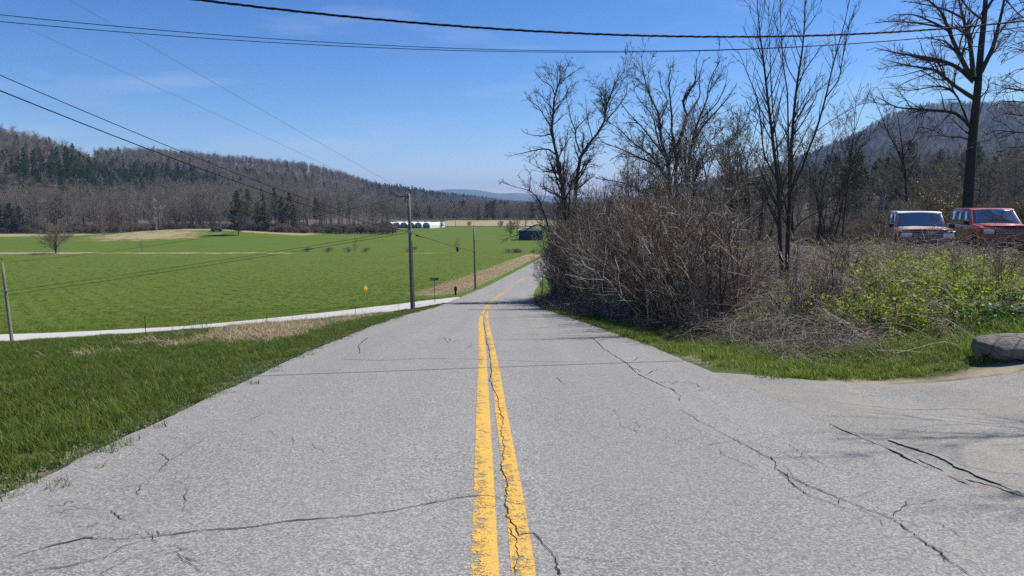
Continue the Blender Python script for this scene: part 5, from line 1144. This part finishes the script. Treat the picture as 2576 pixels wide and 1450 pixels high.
# ------------------------------------------------------------------ greenhouses and barn
def poly():
    t = NT("white_polythene"); p = t.coord(); n = t.noise(t.scale(p, (.6, .6, .6)), 3, 3); t.base(t.mix(n, (.72, .74, .76), (.86, .87, .88)), .35, spec=.5); return t.m
POLY = poly(); ENDW = NT("hazy_end_film"); ENDW.base((.60, .66, .70), .4)
def thinfilm(t, col, f):
    tr = t.n("ShaderNodeBsdfTranslucent"); t.set(tr.inputs[0], col); mx = t.n("ShaderNodeMixShader"); mx.inputs[0].default_value = f
    t.t.links.new(t.b.outputs[0], mx.inputs[1]); t.t.links.new(tr.outputs[0], mx.inputs[2]); t.t.links.new(mx.outputs[0], t.out.inputs["Surface"]); return t.m
ENDW = thinfilm(ENDW, (.62, .68, .72), .5)
def hoop(label, x, y, w, hgt, ln, ang, seed):
    root = empty("hoop_greenhouse", (x, y, Tz(x, y) + .05), ang); n = 14; m = MB(); prof = [(-w / 2, -.2), (-w / 2, hgt * .42)] + [(-w / 2 * math.cos(a), hgt * .42 + hgt * .58 * math.sin(a)) for a in np.linspace(.15, math.pi - .15, n)] + [(w / 2, hgt * .42), (w / 2, -.2)]
    k = len(prof); rows = 10; vs = []
    for j in range(rows + 1):
        for q, (px_, pz) in enumerate(prof): vs.append((px_ * (1 - .006 * (j % 2)), j * ln / rows, pz * (1 - .008 * (j % 2))))
    m.add(vs, [(j * k + i, j * k + i + 1, (j + 1) * k + i + 1, (j + 1) * k + i) for j in range(rows) for i in range(k - 1)]).build("cover", POLY, root)
    MB().prism(prof, .04, .10).build("end_wall", ENDW, root); MB().prism(prof, ln - .1, ln - .04).build("end_wall", ENDW, root)
    for xo in (-w * .26, w * .26): MB().box((xo, -.01, .75), (.8, .06, 1.5)).build("door", TRIM, root)
    for j in range(0, rows + 1, 2):
        o = MB(); pr = [(a * 1.012, b * 1.012) for a, b in prof]
        for a, b in zip(pr, pr[1:]): o.tube((a[0], j * ln / rows, a[1]), (b[0], j * ln / rows, b[1]), .03, n=5)
        o.build("hoop", STEEL, root)
    MB().box((0, .0, hgt * .45), (w * .96, .05, .08)).build("end_rail", STEEL, root)
    return tag(root, label, "greenhouse", "white hoop greenhouses")
gb = at(1040, 575, 1); DG_ = 440.0
names = ["leftmost", "second from left of the", "third from left of the", "fourth from left of the", "fifth from left of the", "rightmost"]
for i in range(6):
    px = 982 + i * 18.0 + (2 if i == 5 else 0); b = onp(px, DG_ + (2 - i) * 1.5)
    lab = {0: "leftmost white hoop greenhouse, next to the field-edge trees", 5: "rightmost white hoop greenhouse with its long bright side showing"}.get(i, "%s white hoop greenhouse in the row across the field" % ["", "second", "third", "fourth", "fifth", ""][i])
    hoop(lab, b[0], b[1], 4.9, 3.5, 22 if i < 5 else 24, math.radians(-12 - (6 if i == 5 else 0)), i)
bn = hit(1334, 604); br = empty("barn", bn, math.radians(4)); SID = NT("dark_barn_boards"); p_ = SID.coord(); n_ = SID.noise(SID.scale(p_, (9, 9, .8)), 1, 4); SID.base(SID.mix(n_, (.018, .022, .040), (.055, .058, .085)), .85); SID = SID.m
MB().box((0, 0, 2.0), (9.5, 7.0, 4.2)).build("wall", SID, br); ro = MB().prism([(-5.1, 4.05), (5.1, 4.05), (5.1, 4.35), (0, 5.6), (-5.1, 4.35)], -3.9, 3.9).build("roof", simple("pale_metal_roof", (.55, .56, .60), .35, .5, .1, 2), br)
MB().box((-5.15, 0, 4.2), (.08, 7.9, .22)).build("fascia", WHT, ro)
for i in range(12): MB().box((-4.5 + i * .82, -3.515, 2.0), (.05, .03, 4.15)).build("batten", SID, br)
MB().box((1.6, -3.53, 1.3), (2.4, .06, 2.6)).build("door", TRIM, br); tag(br, "dark boarded barn with pale roof edge behind the roadside tree", "barn")
for i, (px, py, dep, lab) in enumerate(((1172, 512, 1500, "tiny white farmhouse far down the valley on the left of the gap"), (1262, 506, 2300, "tiny white farmhouse far away below the blue mountains"))):
    b = at(px, py, dep); b[2] = Tz(b[0], b[1]) + 9; hb = empty("farmhouse", b - [0, 0, 9], .4); MB().box((0, 0, 6), (11, 9, 14)).build("wall", WHT, hb); MB().prism([(-6, 13), (6, 13), (0, 17)], -5, 5).build("roof", simple("grey_roof", (.2, .2, .22), .7), hb); MB().box((0, -4.52, 9), (1.2, .06, 1.6)).build("window", GLASS, hb); tag(hb, lab, "house")

# ------------------------------------------------------------------ boulder, log, stone
def rock_mat():
    t = NT("lichened_rock"); p = t.coord(); n = t.noise(p, 3.0, 6, .65); n2 = t.noise(p, 22, 4, .7); c = t.mix(n, (.10, .092, .078), (.29, .265, .225)); c = t.mix(t.ramp(n2, [(.55, 0.0), (.7, .6)]), c, (.10, .095, .085)); t.base(c, .9, spec=.2); t.bump(t.math('ADD', t.math('ADD', n, t.math('MULTIPLY', n2, .4)), t.math('MULTIPLY', t.ramp(t.voro(p, 3.2, 'DISTANCE_TO_EDGE'), [(0.0, 0.0), (.06, 1.0)]), .5)), 1.0, .06); return t.m
ROCK = rock_mat()
def stone(name, label, c, dims, seed, cat="rock", flat=0.0, rz=0.0, lift=0.0):
    r = np.random.default_rng(seed); bm = bmesh.new(); bmesh.ops.create_icosphere(bm, subdivisions=4, radius=1.0); me = bpy.data.meshes.new(name)
    ph = r.uniform(0, 6.28, 9); cuts = [(Vector(r.normal(0, 1, 3)).normalized(), r.uniform(.72, .92)) for _ in range(14)]
    for v in bm.verts:
        q = v.co.normalized(); x, y, z = q
        d = 1 + .10 * math.sin(2.3 * x + ph[0]) * math.sin(2.9 * y + ph[1]) + .07 * math.sin(5.1 * y + 3.7 * z + ph[2]) + .05 * abs(math.sin(9 * x + 7 * z + ph[3])) - .06 * max(0, math.sin(4.5 * x + 2 * y + ph[6])) ** 6 + .025 * math.sin(17 * x + 13 * y + ph[4]) * math.sin(15 * z + ph[5])
        q = q * d
        for cn_, co_ in cuts:
            e_ = q.dot(cn_) - co_
            if e_ > 0: q = q - cn_ * (e_ * .6)
        q.z = math.copysign(abs(q.z) ** (1 - .35 * flat), q.z)
        q.x = math.copysign(abs(q.x) ** .82, q.x); v.co = Vector((q.x * dims[0], q.y * dims[1], q.z * dims[2]))
    bm.to_mesh(me); bm.free(); me.polygons.foreach_set("use_smooth", np.ones(len(me.polygons), bool)); me.materials.append(ROCK)
    o = link(bpy.data.objects.new(name, me)); o.location = (c[0], c[1], c[2] + lift); o.rotation_euler = (.06, -.04, rz); return tag(o, label, cat)
h = hit(2568, 893); stone("boulder", "long weathered grey boulder lying in the grass at the right edge", h, (.66, .40, .20), 1, rz=-.12, lift=.10, flat=.6)
h = hit(2464, 903); stone("small_stone", "small blue-grey stone propped at the left end of the boulder", h, (.075, .07, .13), 2, rz=.4, lift=.07)
h0 = hit(2470, 803); h1 = hit(2600, 792); lg = empty("fallen_log", h0)
LOGB = bark_mat("log_bark", (.035, .026, .022), (.12, .095, .08)); v = Veg(); rr = np.random.default_rng(5); PL = resample([(0, 0, .10), tuple((h1 - h0) * .5 + [0, .05, .17]), tuple(h1 - h0 + [0, 0, .15])], 12, rr, .02)
v.tube(PL[None], (np.linspace(.11, .15, 12) * (1 + .08 * rr.normal(0, 1, 12)))[None], 12, rr, 0, .4); v.obj("bark", LOGB, lg); MB().tube(PL[-1], PL[-1] + (PL[-1] - PL[-2]) * .02, .145, .14, 12).build("cut_end", simple("cut_wood", (.40, .28, .16), .8, 0, .2, 20), lg)
P1, R1 = children(rr, PL[None], np.full((1, 12), .05), 5, .1, .9, (.6, 1.3), .25, .2, 4, .2, 0, .3, .4, .008); v2 = Veg(); v2.tube(P1, R1, 4, rr); v2.obj("stub_branch", LOGB, lg)
tag(lg, "dark fallen log lying on leaf litter behind the boulder", "log")
# ------------------------------------------------------------------ trees and bushes that can be told apart along the field edge
def tree_mesh(pair, m1, m2, nm): return (pair[0].mesh(nm + "_trunk", m1), pair[1].mesh(nm + "_crown", m2))
def place(name, meshes, b, s, rz, label, group, cat="tree", sx=1.0):
    root = empty(name, (b[0], b[1], b[2] - .1), rz); root.scale = (s * sx, s * sx, s)
    for nm, me in zip(("trunk", "crown"), meshes): link(bpy.data.objects.new(nm, me), root)
    return tag(root, label, cat, group)
BM = [tree_mesh(b, BARK_F, TWIG_F, "bare%d" % i) for i, b in enumerate(BP)]
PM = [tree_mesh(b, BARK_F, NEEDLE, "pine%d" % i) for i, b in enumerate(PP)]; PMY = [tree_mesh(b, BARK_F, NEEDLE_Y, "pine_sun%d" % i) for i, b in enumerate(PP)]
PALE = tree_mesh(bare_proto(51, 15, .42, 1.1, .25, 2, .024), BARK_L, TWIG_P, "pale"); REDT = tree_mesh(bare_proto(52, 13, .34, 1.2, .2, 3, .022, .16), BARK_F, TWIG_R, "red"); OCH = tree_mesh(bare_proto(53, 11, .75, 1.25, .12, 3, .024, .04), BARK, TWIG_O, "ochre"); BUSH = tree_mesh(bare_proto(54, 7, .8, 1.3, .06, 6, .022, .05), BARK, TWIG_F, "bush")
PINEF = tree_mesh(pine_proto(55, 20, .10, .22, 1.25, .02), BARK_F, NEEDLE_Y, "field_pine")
r = np.random.default_rng(99)
def dep_for(px, py): return float(proj(hit(px, py))[2])
# front pines
place("pine_tree", PINEF, hit(600, 592), .98, 1.0, "dense sunlit green pine at the left end of the field-edge grove", None, sx=1.0)
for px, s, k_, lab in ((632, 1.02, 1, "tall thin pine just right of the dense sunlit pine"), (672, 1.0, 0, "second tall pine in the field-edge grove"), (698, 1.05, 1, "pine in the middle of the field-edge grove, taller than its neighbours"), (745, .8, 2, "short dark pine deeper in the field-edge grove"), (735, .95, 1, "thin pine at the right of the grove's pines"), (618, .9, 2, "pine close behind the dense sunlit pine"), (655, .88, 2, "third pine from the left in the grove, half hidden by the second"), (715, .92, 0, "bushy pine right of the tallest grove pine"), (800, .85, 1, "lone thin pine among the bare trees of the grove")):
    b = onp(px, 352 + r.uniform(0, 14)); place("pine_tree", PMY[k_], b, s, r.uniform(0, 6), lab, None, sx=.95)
place("pine_tree", PM[1], onp(160, 372), .92, 1, "lone pine rising out of the bare trees behind the field shrub", None)
place("pine_tree", PM[2], onp(308, 374), .60, 2, "small pine behind the round ochre tree", None)
for px, s, lab in ((8, .95, "dark evergreen at the left edge of the photo"), (38, .8, "second dark evergreen from the left edge"), (62, .72, "third dark evergreen from the left edge")):
    place("pine_tree", PM[0], onp(px, 362), s, r.uniform(0, 6), lab, None, sx=1.25)
# distinct bare trees
place("ochre_tree", OCH, onp(284, 352), 1.0, 0, "round ochre-brown bare tree at the edge of the left wood", None); place("ochre_tree", OCH, onp(335, 355), .72, 2, "smaller ochre-brown bare tree right of the round one", None)
place("pale_tree", PALE, onp(400, 346), 1.0, 1, "whitish birch-like tree standing in front of the wood", None); place("pale_tree", PALE, onp(383, 344), .45, 2.2, "small leaning whitish tree beside the taller whitish tree", None)
for px, s in ((470, .9), (490, .95), (515, .95), (455, .8), (535, .9), (310, .75)): place("red_twig_tree", REDT, onp(px, 362 + r.uniform(-6, 8)), s, r.uniform(0, 6), "reddish bare tree in the woodland edge left of the pines", "reddish woodland-edge trees")
for px, w_, s in ((345, 350, .55), (372, 340, .5), (240, 356, .5), (210, 357, .42), (420, 352, .45), (120, 358, .5), (165, 357, .45), (320, 346, .5)): place("woodland_bush", BUSH, onp(px, w_), s * 1.1, r.uniform(0, 6), "grey-brown bare bush at the foot of the left wood", "bushes at the wood's foot", "bush")
# ranks of bare trees: left wood and grove
for i in range(84):
    px = r.uniform(-60, 560); d = 360 + 28 * r.random() ** 1.2; s = r.uniform(.95, 1.35)
    place("woodland_tree", BM[int(r.integers(0, 6))], onp(px, d), s, r.uniform(0, 6.28), "grey bare tree in the front ranks of the left wood", "front trees of the left wood", sx=r.uniform(.9, 1.2))
for i in range(70):
    px = r.uniform(615, 985); d = 346 + 50 * r.random() + (px - 615) * .03; s = r.uniform(.85, 1.25) * (1.0 if px < 900 else .85)
    place("grove_tree", BM[int(r.integers(0, 6))], onp(px, d), s, r.uniform(0, 6.28), "grey-brown bare tree in the grove along the far field edge", "bare trees of the field-edge grove", sx=r.uniform(.8, 1.1))
for i in range(16):
    px = r.uniform(625, 985); place("grove_bush", BUSH, onp(px, 345 + (px - 615) * .03 + r.uniform(-2, 4)), r.uniform(.3, .55), r.uniform(0, 6), "low bare bush at the foot of the field-edge grove", "bushes under the field-edge grove", "bush")
for i in range(26):
    px = r.uniform(1110, 1340); d = 640 + r.uniform(0, 16); place("far_tree", BM[int(r.integers(0, 6))], onp(px, d), r.uniform(.65, .9), r.uniform(0, 6), "bare tree in the front of the belt behind the tan meadow", "front trees of the valley belt")
place("pine_tree", PM[0], onp(1205, 610), .62, 0, "dark small pine in front of the bare belt right of the greenhouses", None, sx=1.3); place("evergreen_bush", PM[2], onp(1113, 452), .26, 0, "dark evergreen bush at the right end of the greenhouses", None, "bush", 1.9)
for px, py, s, lab in ((1180, 572, .45, "olive bare bush in the tan meadow right of the far pole"), (1285, 592, .8, "grey bush near the left side of the barn"), (1260, 573, .5, "pale bush at the end of the tan meadow")): place("meadow_bush", BUSH, hit(px, py), s, r.uniform(0, 6), lab, None, "bush")
for px, d, s, k_, lab in ((1300, 300, .8, 3, "bare tree just left of the barn"), (1322, 310, .95, 0, "bare tree behind the barn"), (1365, 300, .95, 4, "bare tree on the right of the barn")): place("barn_tree", BM[k_], onp(px, d), s, r.uniform(0, 6), lab, None)
place("field_shrub", BUSH, hit(140, 638), .98, .5, "round bare shrub standing alone in the field at left", None, "shrub", 1.25)
for px, py, s, lab in ((893, 638, .55, "tiny bare sapling alone in the middle of the field"), (1149, 636, .55, "tiny bare sapling in the field under the splice case"), (358, 636, .5, "thin lone sapling in the field left of the knoll"), (262, 596, .5, "small sapling at the tan far edge of the field")): place("field_sapling", BM[4], hit(px, py), s * .5, r.uniform(0, 6), lab, None, "sapling")
for i in range(10):
    px = r.uniform(1240, 1345) if i < 5 else r.uniform(700, 1200); p = hit(px, 636 if i < 5 else 634); place("rush_clump", BUSH, p, r.uniform(.10, .2), r.uniform(0, 6), "low brown weed clump along the mid-field strip", "weed clumps on the mid-field strip", "weeds", 2.6)
# undergrowth at the feet of the woods
N = 900; pxu = r.uniform(-120, 1000, N); du = np.where(pxu < 590, r.uniform(354, 410, N), r.uniform(346, 400, N)); xu = (pxu - 1288) / F * du; pu = np.column_stack([xu, du * .995, T(xu, du * .995)]); su = r.uniform(.22, .55, N)
UB = [joined(*bare_proto(56 + i, 7, .8, 1.1, .06, 6, .026, .05), "undergrowth", BARK_F, [TWIG_F, TWIG_O, TWIG_R][i]) for i in range(3)]
scatter("woodland_undergrowth", pu, np.column_stack([np.zeros((N, 2)), r.uniform(0, 6.28, N)]), np.column_stack([su * 1.3, su * 1.3, su]), r.choice([0, 0, 0, 1, 2], N), UB, "tangled brown undergrowth at the feet of the woods beyond the field", "undergrowth")
N = 420; pxu = r.uniform(1880, 2700, N); du = r.uniform(84, 170, N); xu = (pxu - 1288) / F * du; pu = np.column_stack([xu, du * .995, T(xu, du * .995)]); su = r.uniform(.2, .5, N)
scatter("lawn_edge_undergrowth", pu, np.column_stack([np.zeros((N, 2)), r.uniform(0, 6.28, N)]), np.column_stack([su * 1.3, su * 1.3, su]), r.choice([0, 0, 0, 1, 2], N), copies(UB), "dark brush at the feet of the trees behind the lawn", "undergrowth")
# right side: individual pines and bare trees behind the vehicles
for px, d, s, k_ in ((2110, 190, .72, 0), (2165, 185, .68, 2), (2215, 200, .75, 0), (2290, 180, .66, 2), (2345, 190, .7, 1), (2400, 185, .72, 0), (2480, 175, .7, 2), (2530, 170, .72, 0), (2570, 165, .72, 2), (2050, 200, .7, 1), (2250, 175, .6, 0)):
    place("lawn_pine", PM[k_], onp(px, d), s, r.uniform(0, 6), "dark pine in the wood edge behind the parked vehicles", "pines behind the parked vehicles")
for i in range(46):
    px = r.uniform(1880, 2640); d = r.uniform(105, 165); s = r.uniform(.42, .66); place("lawn_edge_tree", BM[int(r.integers(0, 6))], onp(px, d), s, r.uniform(0, 6), "bare dark tree along the lawn's wooded edge", "bare trees at the lawn's edge", sx=1.25)
for i in range(22):
    px = r.uniform(1500, 2000); d = r.uniform(90, 150); place("hedge_tree", BM[int(r.integers(0, 6))], onp(px, d), r.uniform(.35, .6), r.uniform(0, 6), "bare tree seen faintly through the thicket", "bare trees behind the thicket", sx=1.2)

# tree beside the driveway, right of the frame: its shadow falls on the near road
tb = np.array([12.2, 8.3, Tz(12.2, 8.3)]); place("driveway_tree", BM[2], tb, .70, .4, "bare tree beside the driveway, out of view, its twig shadows on the asphalt", None)
# ------------------------------------------------------------------ grass
def blades(seed, n, h, w, rad, bend=.5, matn=None, nseg=3):
    r = np.random.default_rng(seed); a = r.uniform(0, 6.28, n); rr = rad * np.sqrt(r.random(n)); b0 = np.stack([np.cos(a) * rr, np.sin(a) * rr, np.full(n, -.02)], 1)
    az = r.uniform(0, 6.28, n); L = h * r.uniform(.45, 1.1, n); bd = bend * r.uniform(.2, 1.4, n); side = np.stack([-np.sin(az), np.cos(az), np.zeros(n)], 1); fw = np.stack([np.cos(az), np.sin(az), np.zeros(n)], 1)
    V = []; F_ = []
    for j in range(nseg + 1):
        t = j / nseg; c = b0 + fw * (L * bd * t * t)[:, None] + np.array([0, 0, 1.]) * (L * t * (1 - .35 * bd * t))[:, None]; ww = (w * r.uniform(.8, 1.2, n) * (1 - t) ** .7 * .5)[:, None]
        V.append(c - side * ww); V.append(c + side * ww)
    V = np.stack(V, 1); k_ = 2 * (nseg + 1); base = (np.arange(n) * k_)[:, None]
    F_ = np.concatenate([np.stack([base[:, 0] + 2 * j, base[:, 0] + 2 * j + 1, base[:, 0] + 2 * j + 3, base[:, 0] + 2 * j + 2], 1) for j in range(nseg)])
    t = np.repeat(r.random(n), k_); return bpy.data.objects.new("blades", npmesh("blades", V.reshape(-1, 3), F_, matn, tint=t, smooth=True))
GRASS = leaf_mat("lush_grass", [(0, (.038, .074, .008)), (.5, (.092, .155, .016)), (.85, (.165, .225, .032)), (1, (.28, .25, .085))], .4, .5, spec=.22)
GRASS_Y = leaf_mat("fresh_verge_grass", [(0, (.075, .125, .014)), (.5, (.165, .24, .028)), (.85, (.26, .335, .055)), (1, (.36, .32, .12))], .4, .5, spec=.22)
STRAW = leaf_mat("dead_straw", [(0, (.24, .175, .09)), (.5, (.46, .365, .205)), (1, (.70, .59, .38))], .2, .6, spec=.25)
RYE = leaf_mat("winter_rye", [(0, (.072, .112, .009)), (.5, (.115, .168, .016)), (1, (.185, .225, .042))], .3, .6, spec=.15)
WEED = leaf_mat("broad_weed_leaves", [(0, (.030, .085, .014)), (.5, (.065, .155, .030)), (1, (.14, .24, .055))], .3, .5, spec=.2)
def spread(name, P, protos, s0, s1, seed, label, cat, tilt=.15, flat=None, power=1.0):
    r = np.random.default_rng(seed); N = len(P); s = s0 + (s1 - s0) * r.random(N) ** power
    s = s * (flat if flat is not None else 1.0)
    scatter(name, P, np.column_stack([r.normal(0, tilt, N), r.normal(0, tilt, N), r.uniform(0, 6.28, N)]), np.column_stack([s, s, s * r.uniform(.8, 1.2, N)]), r.integers(0, len(protos), N), protos, label, cat); print(name, N)
def area(n, x0, x1, y0, y1, seed, ok):
    r = np.random.default_rng(seed); x = r.uniform(x0, x1, n); y = y0 + (y1 - y0) * r.random(n) ** 1.5; k_ = ok(x, y, r); x, y = x[k_], y[k_]; return np.column_stack([x, y, T(x, y)])
inview = lambda x, y: (np.abs(x) < .82 * y + 2.5)
# left verge
def okL(x, y, r):
    d = road_x(y) - x; bk = side_y(x) - y; e = 3.42 + .20 * vnoise(y, y * 0, 1.3, 3) + .12 * r.normal(0, 1, len(x))
    dryz = straw_near(d, y)
    return (d > e) & (bk > 2.4) & inview(x, y) & (r.random(len(x)) > .62 * dryz) & (vnoise(x, y, .9, 5) > .12)
PL_ = area(64000, -36, 0, 2.5, 57, 1, okL); dL = road_x(PL_[:, 1]) - PL_[:, 0]
GL = [blades(i + 1, 34, .17, .009, .13, .7, GRASS) for i in range(4)]
spread("verge_grass", PL_, GL, .7, 1.5, 2, "lush dark green grass covering the left verge", "grass", flat=np.clip(.58 + (dL - 3.5) * .25, .55, 1.0) * (.75 + .5 * vnoise(PL_[:, 0], PL_[:, 1], .5, 8)))
# right verge + around the boulder + lawn
def okR(x, y, r):
    d = x - road_x(y); e = 3.45 + .22 * vnoise(y, y * 0, 1.1, 9) + .1 * r.normal(0, 1, len(x)); edge_y = 9.6 + .45 * vnoise(x, x * 0, .9, 4) + np.maximum(0, x - 7) * .04
    br_ = (d > 5.3) & (y < 36)
    near = (y > edge_y) & (d > e + np.where(y < 14, .35 * (14 - y) * .4, 0)) & (d < 6.1 + np.maximum(0, 15.6 - y) * 2.0)
    return near & inview(x, y) & (y < 72)
PR_ = area(30000, 0, 16, 8.5, 72, 3, okR)
spread("roadside_grass", PR_, [blades(i + 11, 30, .16, .010, .13, .8, GRASS_Y) for i in range(4)], .6, 1.35, 4, "bright fresh grass fringing the right road edge and boulder", "grass")
def okM(x, y, r):
    px, py, z = proj(np.column_stack([x, y, T(x, y)])); return (px > 2060) & (px < 2700) & (y > 11.5) & (r.random(len(x)) < .10 + .9 * blob(px, py, 2380, 700, 130, 50) + .9 * blob(px, py, 2470, 775, 80, 30) + .8 * (px > 2510) * (y > 15))
PM_ = area(16000, 6, 30, 11, 34, 5, okM)
spread("bank_grass", PM_, [blades(i + 21, 26, .20, .011, .16, .8, GRASS_Y) for i in range(4)], .5, 1.2, 6, "yellow-green new grass growing up through the brambles", "grass")
def okW(x, y, r):
    px, py, z = proj(np.column_stack([x, y, T(x, y)])); return (r.random(len(x)) < 1.2 * blob(px, py, 2470, 775, 75, 26) + .35 * blob(px, py, 2330, 700, 110, 40))
PW_ = area(9000, 6, 20, 11, 26, 7, okW)
def weedleaf(seed):
    r = np.random.default_rng(seed); v = Veg(); n = 22; C = np.column_stack([r.normal(0, .10, (n, 2)), r.uniform(.03, .22, n)]); P = np.repeat(C[:, None], 2, 1); V, Fc, t = leafy(v, r, P, 60, .075, .03); v.raw(V, Fc, t); return bpy.data.objects.new("weed", v.mesh("weed", WEED))
spread("leafy_weeds", PW_, [weedleaf(i) for i in range(3)], .7, 1.4, 8, "patch of broad-leaved green weeds behind the log", "weeds")
# lawn on the plateau round the cars (short) and in the gaps
def okP(x, y, r): return (x - road_x(y) > 8.5) & (x > 9) & (x < 1.15 * y + 4) & (y > 9.6 - (x - 9.3) * .55) & (np.exp(-(((x - 13.2) / 2.3) ** 2 + ((y - 16) / 5.0) ** 2)) < .35) & ((y > 19) | (x > 15.5))
PP_ = area(34000, 8, 62, 8, 78, 9, okP)
spread("lawn_grass", PP_, [blades(i + 31, 30, .10, .012, .22, .7, GRASS_Y) for i in range(3)], .7, 1.5, 10, "short green lawn around the parked vehicles", "grass")
# winter rye rows on the near part of the field
def okF(x, y, r):
    d = road_x(y) - x; return (y > side_y(x) + 2.9) & (d > 5.5) & inview(x, y) & (r.random(len(x)) < np.clip(1.25 - (y - 60) / 130, 0, 1)) & (d > np.where(y > 74, 9.0, 5.5))
PF_ = area(110000, -150, 12, 56, 215, 11, okF)
spread("winter_rye_crop", PF_, [blades(i + 41, 16, .10, .017, .20, .7, RYE) for i in range(3)], .8, 1.7, 12, "short green winter rye covering the valley field", "crop")
# dead straw on the bank between the roads and beside the road past the junction
def okS(x, y, r):
    d = road_x(y) - x; bk = side_y(x) - y; a_ = straw_near(d, y)
    b_ = straw_far(d, y); return r.random(len(x)) < np.maximum(a_ * .8 * (vnoise(x, y, .55, 6) > .52), b_)
PS_ = np.concatenate([area(16000, -14, -4, 17, 48, 13, okS), area(26000, -20, 14, 74, 190, 113, okS)])
spread("dead_straw", PS_, [blades(i + 51, 24, .34, .012, .26, 1.3, STRAW) for i in range(4)], .6, 1.3, 14, "matted dead straw on the bank and along the far verge", "straw", tilt=.45)
# thin dead weed stalks on the bank
stk = np.array([hit(*p) for p in [(485, 852), (500, 850), (512, 852), (470, 856), (300, 862), (250, 866), (640, 832), (700, 824), (760, 822), (845, 806), (880, 800), (905, 796), (930, 792), (1000, 782)]])
for i, p in enumerate(stk):
    rt_ = empty("weed_stalk", p); o = shrub_proto(400 + i, 1.5 if i < 4 else .8, 3 if i < 4 else 2, .35, .006, .5, TWIG_B); o.name = "stems"; o["kind"] = "stuff"; link(o, rt_)
    tag(rt_, "thin pale dead weed stalk standing on the bank above the gravel road", "weed", "dead weed stalks on the bank")
# loose gravel and sand crumbs along the road edge
r = np.random.default_rng(17); N = 5200; yy = 3 + 40 * r.random(N) ** 1.6; sd = np.where(r.random(N) < .5, -1, 1); xx = road_x(yy) + sd * (3.55 + np.abs(r.normal(0, .22, N))); k_ = inview(xx, yy) & ((sd < 0) | (yy > 13)); xx, yy = xx[k_], yy[k_]; N = len(xx)
def pebble(seed):
    bm = bmesh.new(); bmesh.ops.create_icosphere(bm, subdivisions=1, radius=.009); rr = np.random.default_rng(seed)
    for v in bm.verts: v.co = v.co * rr.uniform(.7, 1.2); v.co.z *= .7
    me = bpy.data.meshes.new("pebble"); bm.to_mesh(me); bm.free(); me.materials.append(ROCK); return bpy.data.objects.new("pebble", me)
scatter("road_edge_gravel", np.column_stack([xx, yy, np.maximum(T(xx, yy), 0) + .03]), r.uniform(0, 6, (N, 3)), np.repeat(r.uniform(.4, 1.5, (N, 1)) ** 1.5, 3, 1), r.integers(0, 3, N), [pebble(i) for i in range(3)], "loose gravel crumbs along both road edges", "gravel")
# ------------------------------------------------------------------ air
def haze():
    m = bpy.data.materials.new("haze_air"); m.use_nodes = True; nt = m.node_tree; nt.nodes.clear(); o = nt.nodes.new("ShaderNodeOutputMaterial"); v = nt.nodes.new("ShaderNodeVolumePrincipled")
    v.inputs["Color"].default_value = (.36, .60, 1.0, 1); v.inputs["Density"].default_value = 9e-5; v.inputs["Anisotropy"].default_value = .0
    nt.links.new(v.outputs[0], o.inputs["Volume"]); return m
ob = MB().box((0, 7150, 225), (30000, 14800, 480)).build("haze", haze()); tag(ob, "pale blue air between the viewer and the far hills", "haze", kind="stuff")
